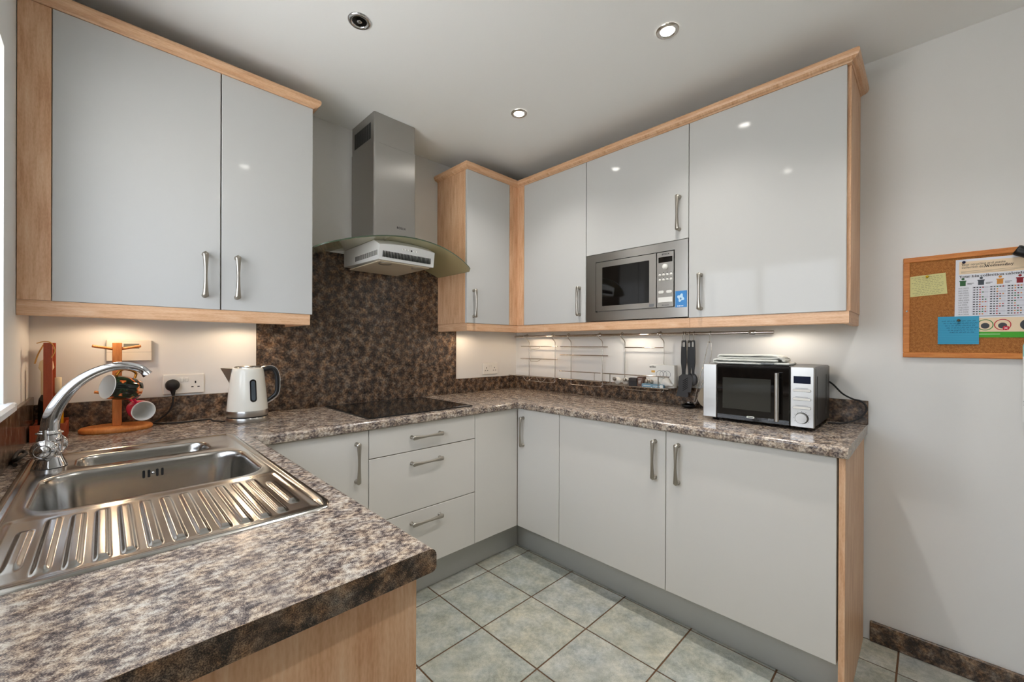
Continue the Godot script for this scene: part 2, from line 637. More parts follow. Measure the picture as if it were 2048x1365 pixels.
func build_worktop() -> void:
	var w := thing("worktop", Vector3(0, 0, 0), "brown and grey mottled stone effect worktop running round three sides", "worktop")
	var zf := 0.6029
	var xl := 0.5877
	B()
	box(Vector3(0.001, YT, 0.001), Vector3(xl, YW, 0.51))
	box(Vector3(0.001, YT, 0.51), Vector3(0.062, YW, 1.43))
	box(Vector3(0.51, YT, 0.51), Vector3(xl, YW, zf))
	prism(edge_profile(0.51, xl), 2, zf, 1.43)
	prism(edge_profile(0.001, xl), 2, 1.43, 1.744)
	done("worktop_section", M.stone_laminate, w)
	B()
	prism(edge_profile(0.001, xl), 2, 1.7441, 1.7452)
	done("shade_strip", M.stone_laminate_shaded, w)  # strip added to the worktop end, its darker colour stands for shade
	B()
	prism(edge_profile(0.001, zf), 0, xl + 0.0003, 1.936)
	done("worktop_section", M.stone_laminate, w)
	B()
	box(Vector3(1.9363, YT, 0.001), Vector3(W - 0.001, YW, zf))
	prism(edge_profile(W - 0.001, 1.9363), 2, zf, 2.1307)
	done("worktop_section", M.stone_laminate, w)
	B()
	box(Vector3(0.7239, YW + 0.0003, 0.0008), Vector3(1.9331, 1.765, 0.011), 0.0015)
	var sp := done("splashback_panel", M.stone_laminate_shaded)
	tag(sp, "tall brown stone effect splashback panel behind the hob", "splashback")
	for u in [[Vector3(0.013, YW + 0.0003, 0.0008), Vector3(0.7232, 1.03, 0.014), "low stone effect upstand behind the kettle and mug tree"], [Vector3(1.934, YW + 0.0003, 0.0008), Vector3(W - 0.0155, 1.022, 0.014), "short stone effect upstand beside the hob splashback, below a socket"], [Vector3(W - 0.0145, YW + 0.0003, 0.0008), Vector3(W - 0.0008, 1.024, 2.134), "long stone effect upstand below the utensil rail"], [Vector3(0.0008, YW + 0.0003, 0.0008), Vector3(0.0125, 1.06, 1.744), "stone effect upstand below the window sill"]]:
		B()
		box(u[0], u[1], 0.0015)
		tag(done("upstand", M.stone_laminate_shaded), u[2], "upstand")

# ------------------------------------------------------------------ cabinets
var handle_mesh: Mesh

func make_handle() -> void:
	# bow handle along y, standing out along +z
	B()
	var n := 28
	var rings := []
	for i in n + 1:
		var t := float(i) / n
		var y := lerpf(-0.09, 0.09, t)
		var e := absf(2.0 * t - 1.0)
		var w := lerpf(0.006, 0.0118, pow(e, 1.7))
		var hh := lerpf(0.005, 0.0064, e)
		var cap := sqrt(maxf(0.0, 1.0 - pow(maxf(0.0, (absf(y) - 0.081) / 0.009), 2)))
		w *= maxf(cap, 0.05)
		hh *= maxf(cap, 0.05)
		var zc := 0.026 + 0.005 * (1.0 - e * e)
		var ring := []
		for k in 14:
			var a := TAU * k / 14
			ring.append(Vector3(w * cos(a), y, zc + hh * sin(a)))
		rings.append(ring)
	for i in n:
		for k in 14:
			var a: Vector3 = rings[i][k]
			var c: Vector3 = rings[i + 1][(k + 1) % 14]
			var cen := Vector3(0, (a.y + c.y) / 2, 0.028)
			quad_n(a, rings[i + 1][k], c, rings[i][(k + 1) % 14], (a + c) / 2 - cen, 1)
	for s in [-1.0, 1.0]:
		T = Transform3D(Basis(Vector3.RIGHT, PI / 2), Vector3(0, s * 0.08, 0))
		lathe([Vector2(0.0095, 0.0), Vector2(0.0095, 0.003), Vector2(0.0072, 0.005), Vector2(0.0072, 0.027)], 16)
	st.generate_normals()
	handle_mesh = st.commit()

# orientation of a front: "b" faces +z (back run), "r" faces -x (right run)
func add_handle(parent: Node3D, at: Vector3, side: String, vertical := true) -> void:
	var b := Basis() if side == "b" else Basis(Vector3(0, 0, 1), Vector3(0, 1, 0), Vector3(-1, 0, 0))
	if not vertical:
		b = b * Basis(Vector3(0, 0, 1), PI / 2)
	var h := inst(handle_mesh, M.handle_metal, "handle", parent, Transform3D(b, at))
	h.set_meta("label", "brushed metal bow handle")

# a door whose face lies in the plane of its run; u is x for the back run and z for the right run
func front(called: String, parent: Node3D, side: String, plane: float, u0: float, u1: float, y0: float, y1: float, m: Material) -> MeshInstance3D:
	B()
	if side == "b":
		box(Vector3(u0, y0, plane - 0.018), Vector3(u1, y1, plane), 0.0014)
	else:
		box(Vector3(plane, y0, u0), Vector3(plane + 0.018, y1, u1), 0.0014)
	return done(called, m, parent)

func build_base_units() -> void:
	make_handle()
	var yt := YT - 0.001
	var g := 0.0015
	# back run: door cabinet beside the sink run
	var c := thing("base_cabinet", Vector3(0.8, 0, 0.3), "white base cabinet with one upright handle between sink run and drawers", "cabinet")
	c.position = Vector3.ZERO
	B()
	box(Vector3(0.567, YD, 0.02), Vector3(1.0255, yt - 0.001, ZB - 0.0195))
	done("carcass", M.carcass, c)
	var d := front("door", c, "b", ZB, 0.59, 1.0265 - g, YD, yt - 0.002, M.satin_door)
	add_handle(d, Vector3(0.97, 0.747, ZB), "b")
	# drawers
	c = thing("drawer_cabinet", Vector3.ZERO, "white base cabinet with three drawers below the hob", "cabinet")
	B()
	box(Vector3(1.0275, YD, 0.02), Vector3(1.6305, yt - 0.001, ZB - 0.0195))
	done("carcass", M.carcass, c)
	for k in [[0.7515, yt - 0.002, 0.816], [0.4605, 0.7475, 0.691], [YD, 0.4565, 0.4035]]:
		d = front("drawer", c, "b", ZB, 1.0265 + g, 1.6311 - g, k[0], k[1], M.satin_door)
		add_handle(d, Vector3(1.32, k[2], ZB), "b", false)
	# corner
	c = thing("corner_cabinet", Vector3.ZERO, "white corner base cabinet with a plain front and a narrow handled door", "cabinet")
	B()
	box(Vector3(1.6317, YD, 0.02), Vector3(W - 0.02, yt - 0.001, ZB - 0.0195))
	box(Vector3(XR + 0.0195, YD, ZB - 0.0195), Vector3(W - 0.02, yt - 0.001, 0.9015))
	done("carcass", M.carcass, c)
	front("blank_panel", c, "b", ZB, 1.6311 + g, XR - 0.0005, YD, yt - 0.002, M.satin_door)
	d = front("door", c, "r", XR, ZB + 0.003, 0.902 - g, YD, yt - 0.002, M.satin_door)
	add_handle(d, Vector3(XR, 0.748, 0.6325), "r")
	# two doors on the right run
	var r := [[0.902, 1.5014, 1.4525, "white base cabinet with its handle on the side of the corner-most door gap, below the wire racks"], [1.5014, 2.0999, 1.5575, "white base cabinet below the freestanding microwave beside the beech end panel"]]
	r[0][3] = "white base cabinet between the corner cabinet and the cabinet under the microwave"
	for k in r:
		c = thing("base_cabinet", Vector3.ZERO, k[3], "cabinet")
		B()
		box(Vector3(XR + 0.0195, YD, k[0] + 0.0005), Vector3(W - 0.02, yt - 0.001, k[1] - 0.0005))
		done("carcass", M.carcass, c)
		d = front("door", c, "r", XR, k[0] + g, k[1] - g, YD, yt - 0.002, M.satin_door)
		add_handle(d, Vector3(XR, 0.748, k[2]), "r")
	B()
	box(Vector3(XR + 0.001, 0.0005, 2.1035), Vector3(W - 0.016, yt, 2.1215), 0.001)
	tag(done("end_panel", M.beech), "beech end panel below the end of the right worktop", "panel")
	# left run under the sink
	c = thing("sink_cabinet", Vector3.ZERO, "beech sided base cabinet under the sink and draining board", "cabinet")
	B()
	box(Vector3(0.02, YD, 0.6), Vector3(0.544, 0.70, 1.702))
	done("carcass", M.carcass, c)
	B()
	box(Vector3(0.546, YD, 0.605), Vector3(0.5655, yt - 0.002, 1.7), 0.0014)
	done("door", M.satin_door, c)
	B()
	box(Vector3(0.004, 0.0005, 1.7025), Vector3(0.5655, yt - 0.0005, 1.7205), 0.001)
	done("side_panel", M.beech, c)
	# plinths
	for p in [[Vector3(0.5, 0.0005, 0.473), Vector3(2.054, YD - 0.002, 0.4905), "grey metal plinth under the drawers", 0], [Vector3(2.0555, 0.0005, 0.473), Vector3(2.073, YD - 0.002, 2.102), "grey metal plinth under the right base cabinets", 1], [Vector3(0.45, 0.0005, 0.492), Vector3(0.468, YD - 0.002, 1.70), "grey metal plinth under the sink cabinet", 2]]:
		B()
		box(p[0], p[1], 0.001)
		tag(done("plinth", M.plinth_metal), p[2], "plinth")

func build_wall_units() -> void:
	var g := 0.002
	# left unit
	var c := thing("wall_cabinet", Vector3.ZERO, "white gloss double door wall cabinet left of the extractor hood", "cabinet")
	B()
	box(Vector3(0.001, YUB + 0.002, 0.001), Vector3(0.875, YUT - 0.001, ZU - 0.0195))
	done("carcass", M.carcass, c)
	B()
	box(Vector3(0.0015, YUB, ZU - 0.019), Vector3(0.0735, YUT, ZU - 0.001), 0.001)
	done("filler_strip", M.beech, c)
	var d := front("door", c, "b", ZU, 0.0755, 0.5281 - g, YUB, YUT, M.gloss_door)
	add_handle(d, Vector3(0.475, 1.527, ZU), "b")
	d = front("door", c, "b", ZU, 0.5281 + g, 0.877, YUB, YUT, M.gloss_door)
	add_handle(d, Vector3(0.582, 1.528, ZU), "b")
	# corner unit: door on the back wall, corner post, door on the right wall
	c = thing("corner_wall_cabinet", Vector3.ZERO, "white gloss corner wall cabinet with beech side and beech corner post", "cabinet")
	B()
	box(Vector3(1.7975, YUB + 0.002, 0.001), Vector3(XU + 0.02, YUT - 0.001, ZU - 0.0195))
	box(Vector3(XU + 0.02, YUB + 0.002, 0.001), Vector3(W - 0.001, YUT - 0.001, 0.889))
	done("carcass", M.carcass, c)
	B()
	box(Vector3(1.7785, YUB, 0.001), Vector3(1.7965, YUT, ZU - 0.019), 0.001)
	done("side_panel", M.beech, c)
	d = front("door", c, "b", ZU, 1.779, 2.1423, YUB, YUT, M.gloss_door)
	add_handle(d, Vector3(1.831, 1.517, ZU), "b")
	B()
	box(Vector3(2.1445, YUB, ZU - 0.0185), Vector3(XU + 0.018, YUT, ZU - 0.0005))
	box(Vector3(XU + 0.0005, YUB, ZU - 0.0005), Vector3(XU + 0.018, YUT, 0.381))
	done("corner_post", M.beech, c)
	d = front("door", c, "r", XU, 0.383, 0.89 - g, YUB, YUT, M.gloss_door)
	add_handle(d, Vector3(XU, 1.5217, 0.8455), "r")
	# over the built-in microwave
	c = thing("bridge_cabinet", Vector3.ZERO, "white gloss wall cabinet above the built-in microwave", "cabinet")
	B()
	box(Vector3(XU + 0.0195, 1.79, 0.8905), Vector3(W - 0.001, YUT - 0.001, 1.4905))
	done("carcass", M.carcass, c)
	B()
	box(Vector3(XU + 0.03, YUB - 0.004, 0.8905), Vector3(W - 0.001, YUB + 0.003, 1.4905))
	done("base_shelf", M.carcass, c)
	d = front("door", c, "r", XU, 0.89 + 0.0015, 1.4911 - 0.0015, 1.7845, YUT, M.gloss_door)
	add_handle(d, Vector3(XU, 1.914, 1.445), "r")
	c = thing("wall_cabinet", Vector3.ZERO, "wide white gloss single door wall cabinet right of the built-in microwave", "cabinet")
	B()
	box(Vector3(XU + 0.0195, YUB + 0.002, 1.4915), Vector3(W - 0.001, YUT - 0.001, 2.085))
	done("carcass", M.carcass, c)
	d = front("door", c, "r", XU, 1.4911 + 0.0015, 2.092, YUB, YUT, M.gloss_door)
	add_handle(d, Vector3(XU, 1.516, 1.5505), "r")
	B()
	box(Vector3(XU + 0.0185, YUB, 2.0855), Vector3(W - 0.001, YUT, 2.1035), 0.001)
	done("side_panel", M.beech, c)
	# cornices and light pelmets
	var y0 := YUT + 0.0008
	var cor := [Vector2(-0.03, y0), Vector2(0.002, y0), Vector2(0.006, y0 + 0.004), Vector2(0.016, y0 + 0.006), Vector2(0.024, y0 + 0.012), Vector2(0.028, y0 + 0.021), Vector2(0.028, y0 + 0.031), Vector2(0.024, y0 + 0.037), Vector2(-0.03, y0 + 0.037)]
	var pe := [Vector2(-0.022, YUB - 0.0495), Vector2(-0.005, YUB - 0.0495), Vector2(-0.003, YUB - 0.046), Vector2(-0.003, YUB - 0.0008), Vector2(-0.022, YUB - 0.0008)]
	var lp := [Vector2(0.001, ZU), Vector2(0.877, ZU), Vector2(0.877, 0.001)]
	var rp := [Vector2(1.7785, 0.001), Vector2(1.7785, ZU), Vector2(XU, ZU), Vector2(XU, 2.1035), Vector2(W - 0.001, 2.1035)]
	B()
	sweep(lp, cor)
	tag(done("cornice", M.beech_across), "beech cornice on top of the double door wall cabinet", "cornice")
	B()
	sweep(rp, cor)
	tag(done("cornice", M.beech_across), "long beech cornice turning the corner over the right wall cabinets", "cornice")
	B()
	sweep([Vector2(0.001, ZU), Vector2(0.871, ZU), Vector2(0.871, 0.001)], pe)
	tag(done("light_pelmet", M.beech_across), "beech light pelmet under the double door wall cabinet", "pelmet")
	var pl := thing("light_pelmet", Vector3.ZERO, "beech light pelmet under the right wall cabinets, in jointed lengths", "pelmet")
	B()
	sweep([Vector2(1.7785, 0.001), Vector2(1.7785, ZU), Vector2(XU, ZU), Vector2(XU, 0.555)], pe)
	done("pelmet_length", M.beech_across, pl)
	B()
	sweep([Vector2(XU, 0.556), Vector2(XU, 1.4965)], pe)
	done("pelmet_length", M.beech_across, pl)
	B()
	sweep([Vector2(XU, 1.4975), Vector2(XU, 2.1035), Vector2(W - 0.001, 2.1035)], pe)
	done("pelmet_length", M.beech_across, pl)

# ------------------------------------------------------------------ extractor hood
func build_hood() -> void:
	var h := thing("extractor_hood", Vector3(1.316, 1.7, 0.0), "stainless steel chimney extractor hood with a curved glass canopy", "extractor hood")
	var O := Vector3(-1.316, -1.7, 0.0)
	B()
	T.origin = O
	prism(rrect(1.192, 0.0125, 1.436, 0.283, 0.008), 1, 2.32, CE - 0.002)
	done("upper_chimney", M.hood_steel, h)
	B()
	T.origin = O
	prism(rrect(1.189, 0.0125, 1.439, 0.286, 0.008), 1, 1.775, 2.318)
	var lc := done("lower_chimney", M.hood_steel, h)
	text("BOSCH", 0.012, M.ink, lc, Transform3D(Basis(), Vector3(1.348, 1.893, 0.2864) + O), "lettering", false, true)
	for k in 16:
		B()
		T.origin = O
		var z := 0.05 + k * 0.0125
		box(Vector3(1.1912, 2.345, z), Vector3(1.1925, 2.43, z + 0.008))
		done("vent_slot", M.slot_shade, h)
	# glass canopy arched across the width, bowed at the front
	B()
	T.origin = O
	var cx := 1.329
	var hw := 0.448
	var nx := 40
	var nz := 10
	var top := []
	for i in nx + 1:
		var u := lerpf(-1.0, 1.0, float(i) / nx)
		var x := cx + u * hw
		var y := 1.802 - 0.092 * u * u
		var zf := 0.475 - 0.10 * pow(absf(u), 2.0)
		if absf(u) > 0.93:
			zf -= 0.03 * pow((absf(u) - 0.93) / 0.07, 2.0)
		var row := []
		for j in nz + 1:
			row.append(Vector3(x, y, lerpf(0.0125, zf, float(j) / nz)))
		top.append(row)
	var dn := Vector3(0, -0.006, 0)
	for i in nx:
		for j in nz:
			quad_n(top[i][j], top[i + 1][j], top[i + 1][j + 1], top[i][j + 1], Vector3.UP, 1)
			quad_n(top[i][j] + dn, top[i + 1][j] + dn, top[i + 1][j + 1] + dn, top[i][j + 1] + dn, Vector3.DOWN, 2)
	var can := done("glass_canopy", M.canopy_glass, h)
	can.set_meta("label", "olive tinted curved glass")
	B()
	T.origin = O
	for i in nx:
		quad_n(top[i][nz], top[i + 1][nz], top[i + 1][nz] + dn, top[i][nz] + dn, Vector3(0, 0, 1), 3)
	for e in [0, nx]:
		for j in nz:
			quad_n(top[e][j], top[e][j + 1], top[e][j + 1] + dn, top[e][j] + dn, Vector3(-1 if e == 0 else 1, 0, 0), 4)
	done("glass_edge", M.glass_edge, can)
	# body under the glass
	B()
	T.origin = O
	var nb := 12
	for i in nb:
		var xa := lerpf(1.15, 1.468, float(i) / nb)
		var xb := lerpf(1.15, 1.468, float(i + 1) / nb)
		var ya := 1.794 - 0.092 * pow((xa - cx) / hw, 2)
		var yb := 1.794 - 0.092 * pow((xb - cx) / hw, 2)
		var za := 0.0125
		var f0 := 0.432
		quad_n(Vector3(xa, ya - 0.03, f0), Vector3(xb, yb - 0.03, f0), Vector3(xb, 1.678, f0 - 0.012), Vector3(xa, 1.678, f0 - 0.012), Vector3(0, 0, 1))
		quad_n(Vector3(xa, ya - 0.03, f0), Vector3(xb, yb - 0.03, f0), Vector3(xb, yb, f0 - 0.06), Vector3(xa, ya, f0 - 0.06), Vector3(0, 1, 0.5))
		quad_n(Vector3(xa, ya, f0 - 0.06), Vector3(xb, yb, f0 - 0.06), Vector3(xb, yb, za), Vector3(xa, ya, za), Vector3(0, 1, 0))
		quad_n(Vector3(xa, 1.678, f0 - 0.012), Vector3(xb, 1.678, f0 - 0.012), Vector3(xb, 1.69, za), Vector3(xa, 1.69, za), Vector3(0, -1, 0))
	for x: float in [1.15, 1.468]:
		var yy := 1.794 - 0.092 * pow((x - cx) / hw, 2)
		var n := Vector3(-1 if x < 1.3 else 1, 0, 0)
		quad_n(Vector3(x, yy - 0.03, 0.432), Vector3(x, 1.678, 0.42), Vector3(x, 1.69, 0.0125), Vector3(x, yy, 0.0125), n)
		tri_n(Vector3(x, yy - 0.03, 0.432), Vector3(x, yy, 0.372), Vector3(x, yy, 0.0125), n)
	var body := done("filter_housing", M.hood_panel, h)
	for k in 34:
		var x := 1.17 + k * 0.0082
		B()
		T.origin = O
		box(Vector3(x, 1.692, 0.4195), Vector3(x + 0.004, 1.722, 0.4275))
		done("vent_slot", M.slot_shade, body)
	for k in 22:
		var z := 0.16 + k * 0.0115
		B()
		T.origin = O
		box(Vector3(1.149, 1.7, z), Vector3(1.1503, 1.725, z + 0.005))
		done("vent_slot", M.slot_shade, body)
	for k in 6:
		B()
		T = Transform3D(Basis(Vector3.RIGHT, PI / 2), O + Vector3(1.278 + k * 0.0165, 1.743, 0.4285))
		lathe([Vector2(0.0045, 0), Vector2(0.0045, 0.0022), Vector2(0, 0.0026)], 12)
		done("button", M.ink if k == 3 else M.white_plastic, body)
	B()
	T.origin = O
	box(Vector3(1.165, 1.672, 0.05), Vector3(1.453, 1.6785, 0.405), 0.002)
	done("grease_filter", M.filter_metal, h)
	for x: float in [1.215, 1.405]:
		B()
		T.origin = O + Vector3(x, 1.669, 0.36)
		lathe([Vector2(0, 0.004), Vector2(0.022, 0.004)], 20, 2)
		lathe([Vector2(0.023, 0.004), Vector2(0.032, 0.0), Vector2(0.032, 0.004)], 24)
		done("hood_lamp", M.brushed_steel, h)

func build_hob() -> void:
	var h := thing("ceramic_hob", Vector3(1.336, YW + 0.0003, 0.297), "black glass ceramic hob set in the worktop", "hob")
	B()
	prism(rrect(-0.296, -0.257, 0.296, 0.257, 0.006), 1, 0.0, 0.0045)
	done("glass_plate", M.black_glass, h)
	B()
	for s in [-1.0, 1.0]:
		box(Vector3(-0.297, 0.0, s * 0.2575 - 0.0012), Vector3(0.297, 0.0055, s * 0.2575 + 0.0012))
		box(Vector3(s * 0.2965 - 0.0012, 0.0, -0.2575), Vector3(s * 0.2965 + 0.0012, 0.0055, 0.2575))
	done("steel_trim", M.black_plastic, h)
	var ring := mat("hob_print", c8(62, 58, 56), 0.15)
	for r in [[-0.155, -0.12, 0.075], [0.155, -0.12, 0.09], [-0.155, 0.11, 0.095], [0.15, 0.12, 0.072]]:
		B()
		T.origin = Vector3(r[0], 0.0047, r[1])
		lathe([Vector2(r[2] + 0.0015, 0), Vector2(r[2], 0.0)], 40)
		done("zone_ring", ring, h)
	for k in 4:
		B()
		box(Vector3(0.12 + k * 0.035, 0.0046, 0.225), Vector3(0.14 + k * 0.035, 0.0049, 0.228))
		done("control_mark", M.ink_grey, h)

# ------------------------------------------------------------------ sink and tap
func rr_ray(cx: float, cz: float, hx: float, hz: float, r: float, a: float) -> Vector2:
	var d := Vector2(cos(a), sin(a))
	var lo := 0.0
	var hi := hx + hz
	for i in 26:
		var m := (lo + hi) / 2
		var p := (d * m).abs() - Vector2(hx - r, hz - r)
		var q := Vector2(maxf(p.x, 0), maxf(p.y, 0)).length() + minf(maxf(p.x, p.y), 0.0) - r
		if q < 0:
			lo = m
		else:
			hi = m
	return Vector2(cx, cz) + d * lo

func angles_for(cx: float, cz: float, x0: float, x1: float, z0: float, z1: float) -> Array:
	var out := []
	for k in 112:
		out.append(-PI + TAU * k / 112)
	for p in [[x0, z0], [x1, z0], [x1, z1], [x0, z1]]:
		out.append(atan2(p[1] - cz, p[0] - cx))
	out.sort()
	return out

func bowl(cx: float, cz: float, hx: float, hz: float, r: float, depth: float, cell: Array, y: float) -> void:
	var an := angles_for(cx, cz, cell[0], cell[1], cell[2], cell[3])
	var prof := [[0.0, 0.0], [0.003, -0.0008], [0.006, -0.003], [0.0085, -0.008], [0.011, -0.02], [0.018, -depth * 0.6], [0.024, -depth + 0.03], [0.03, -depth + 0.014], [0.042, -depth + 0.004], [0.06, -depth]]
	var rings := []
	var outer := []
	for a: float in an:
		var d := Vector2(cos(a), sin(a))
		var t := 99.0
		if d.x > 1e-6: t = minf(t, (cell[1] - cx) / d.x)
		if d.x < -1e-6: t = minf(t, (cell[0] - cx) / d.x)
		if d.y > 1e-6: t = minf(t, (cell[3] - cz) / d.y)
		if d.y < -1e-6: t = minf(t, (cell[2] - cz) / d.y)
		outer.append(Vector3(cx + d.x * t, y, cz + d.y * t))
	rings.append(outer)
	for p in prof:
		var ring := []
		for a: float in an:
			var q := rr_ray(cx, cz, hx - p[0], hz - p[0], maxf(r - p[0] * 0.6, 0.02), a)
			ring.append(Vector3(q.x, y + p[1], q.y))
		rings.append(ring)
	var n := an.size()
	for i in rings.size() - 1:
		for k in n:
			var a: Vector3 = rings[i][k]
			var b: Vector3 = rings[i][(k + 1) % n]
			var c: Vector3 = rings[i + 1][(k + 1) % n]
			var d: Vector3 = rings[i + 1][k]
			quad_n(a, b, c, d, Vector3(cx, y + 0.5, cz) - (a + c) / 2, 5)
	var cen := Vector3(cx, y - depth - 0.002, cz)
	for k in n:
		tri_n(rings[-1][k], rings[-1][(k + 1) % n], cen, Vector3.UP, 5)

func build_sink() -> void:
	var s := thing("inset_sink", Vector3.ZERO, "stainless steel one and a half bowl sink with ribbed draining board", "sink")
	var x0 := 0.04
	var x1 := 0.538
	var z0 := 0.4796
	var z1 := 1.456
	var y := YW + 0.0012
	B()
	var cx := (x0 + x1) / 2
	var cz := (z0 + z1) / 2
	var hx := (x1 - x0) / 2
	var hz := (z1 - z0) / 2
	var ix := 0.022
	var an := angles_for(cx, cz, x0 + ix, x1 - ix, z0 + ix, z1 - ix)
	for r in [[0, -0.25], [0, 0.25], [1, -0.25], [1, 0.25]]:
		pass
	var rings := []
	for p in [[0.0, 0.0002, 0.03], [0.0015, 0.0028, 0.03], [0.004, 0.0042, 0.028], [0.009, 0.0045, 0.026], [0.0135, 0.0036, 0.022], [0.017, 0.0016, 0.016], [0.0221, 0.0012, 0.001]]:
		var ring := []
		for a: float in an:
			var q := rr_ray(cx, cz, hx - p[0], hz - p[0], p[2], a)
			ring.append(Vector3(q.x, YW + p[1], q.y))
		rings.append(ring)
	for i in rings.size() - 1:
		for k in an.size():
			var k2 := (k + 1) % an.size()
			quad_n(rings[i][k], rings[i][k2], rings[i + 1][k2], rings[i + 1][k], Vector3.UP, 5)
	done("rim", M.sink_steel, s)
	B()
	bowl(0.292, 0.632, 0.156, 0.078, 0.05, 0.085, [x0 + ix, x1 - ix, z0 + ix, 0.734], y)
	done("half_bowl", M.sink_steel, s)
	B()
	bowl(0.294, 0.925, 0.213, 0.172, 0.075, 0.15, [x0 + ix, x1 - ix, 0.734, 1.112], y)
	var mb := done("main_bowl", M.sink_steel, s)
	for k in 4:
		B()
		var x: float = 0.276 + [0.0, 0.011, 0.029, 0.04][k]
		T = Transform3D(Basis(Vector3.RIGHT, -0.13), Vector3(x, 0.889, 0.7665))
		prism(rrect(-0.0028, -0.0105, 0.0028, 0.0105, 0.0027), 2, -0.001, 0.0012)
		done("overflow_slot", M.slot_shade, mb)
	B()
	T = Transform3D(Basis(Vector3.RIGHT, PI / 2 - 0.13), Vector3(0.296, 0.889, 0.7665))
	lathe([Vector2(0.0042, -0.001), Vector2(0.0042, 0.001), Vector2(0.003, 0.0022), Vector2(0, 0.0025)], 14)
	done("overflow_screw", M.chrome, mb)
	for b in [[0.294, 0.925, YW - 0.149, 0.042], [0.292, 0.632, YW - 0.084, 0.03]]:
		B()
		T.origin = Vector3(b[0], b[2], b[1])
		lathe([Vector2(b[3], 0.0), Vector2(b[3] - 0.004, 0.003), Vector2(b[3] - 0.014, 0.001), Vector2(0.0, -0.001)], 28)
		done("drain", M.chrome, s)
	# draining board: pressed ribs
	B()
	var gx0 := x0 + ix
	var gx1 := x1 - ix
	var gz0 := 1.112
	var gz1 := z1 - ix
	var nx := 224
	var nz := 48
	var ribs := []
	for k in 13:
		var x := 0.098 + k * 0.0322
		ribs.append([x, 1.14 + (0.045 if k == 12 or k == 0 else 0.0), 1.425 - (0.05 if k == 12 or k == 0 else 0.01 if k == 11 or k == 1 else 0.0)])
	var hgt := []
	for i in nx + 1:
		var x := lerpf(gx0, gx1, float(i) / nx)
		var row := []
		for j in nz + 1:
			var z := lerpf(gz0, gz1, float(j) / nz)
			var h := -0.0016 * smoothstep(0.0, 0.012, minf(minf(x - gx0, gx1 - x), gz1 - z) - 0.002) * smoothstep(0.0, 0.02, z - gz0)
			for r in ribs:
				var dx := absf(x - r[0])
				if dx < 0.0115:
					var e := minf(z - r[1], r[2] - z)
					var q := 1.0 - smoothstep(0.0045, 0.0105, dx)
					h += 0.0042 * q * smoothstep(0.0, 0.02, e)
			row.append(Vector3(x, y + h, z))
		hgt.append(row)
	for i in nx:
		for j in nz:
			quad_n(hgt[i][j], hgt[i + 1][j], hgt[i + 1][j + 1], hgt[i][j + 1], Vector3.UP, 5)
	done("draining_board", M.sink_steel, s)
	# mixer tap
	var t := thing("mixer_tap", Vector3(0.092, y + 0.0012, 0.647), "chrome swan neck mixer tap beside the half bowl", "tap")
	B()
	lathe([Vector2(0.034, 0), Vector2(0.033, 0.004), Vector2(0.026, 0.022), Vector2(0.0225, 0.035), Vector2(0.024, 0.045), Vector2(0.0255, 0.06), Vector2(0.025, 0.075), Vector2(0.022, 0.086)], 32)
	lathe([Vector2(0.022, 0.086), Vector2(0.0225, 0.089), Vector2(0.0215, 0.095), Vector2(0.019, 0.099), Vector2(0.0, 0.099)], 32, 2)
	done("tap_body", M.chrome, t)
	for k in 2:
		B()
		T.origin = Vector3(0, [0.034, 0.088][k], 0)
		lathe([Vector2(0.021, 0), Vector2(0.0262, 0.0018), Vector2(0.0262, 0.0045), Vector2(0.0205, 0.0065)], 28)
		done("collar", M.chrome, t)
	B()
	var path := smooth_path([Vector3(0.0, 0.09, 0), Vector3(0.003, 0.13, 0.002), Vector3(0.016, 0.168, 0.004), Vector3(0.042, 0.213, 0.008), Vector3(0.078, 0.246, 0.012), Vector3(0.118, 0.265, 0.016), Vector3(0.155, 0.267, 0.02), Vector3(0.183, 0.257, 0.023), Vector3(0.198, 0.24, 0.025)], 6)
	var rr := []
	for i in path.size():
		rr.append(lerpf(0.0195, 0.0115, clampf(float(i) / path.size() * 1.5, 0, 1)))
	rr[-1] = 0.0135
	rr[-2] = 0.0132
	rr[-3] = 0.0122
	tube(path, rr, 20)
	done("spout", M.chrome, t)
	for q in [[Vector3(-0.2, -0.05, 0.97), 0.0], [Vector3(0.2, 0.05, -0.97), 0.0]]:
		B()
		var dv: Vector3 = q[0].normalized()
		T = Transform3D(Basis(Quaternion(Vector3.UP, dv)), Vector3(0, 0.052, 0))
		lathe([Vector2(0.016, 0.014), Vector2(0.018, 0.022), Vector2(0.0255, 0.026), Vector2(0.0275, 0.033), Vector2(0.0255, 0.043), Vector2(0.017, 0.05)], 28)
		lathe([Vector2(0.017, 0.05), Vector2(0.0145, 0.048), Vector2(0.012, 0.0535), Vector2(0.0, 0.0555)], 28, 2)
		var kn := done("tap_knob", M.chrome, t)
		B()
		T = Transform3D(Basis(), Vector3(0, 0.05, 0) + dv * 0.034)
		rod(Vector3(0, 0.02, 0), Vector3(0, 0.055, 0), 0.0042, 12)
		done("lever", M.chrome, kn)

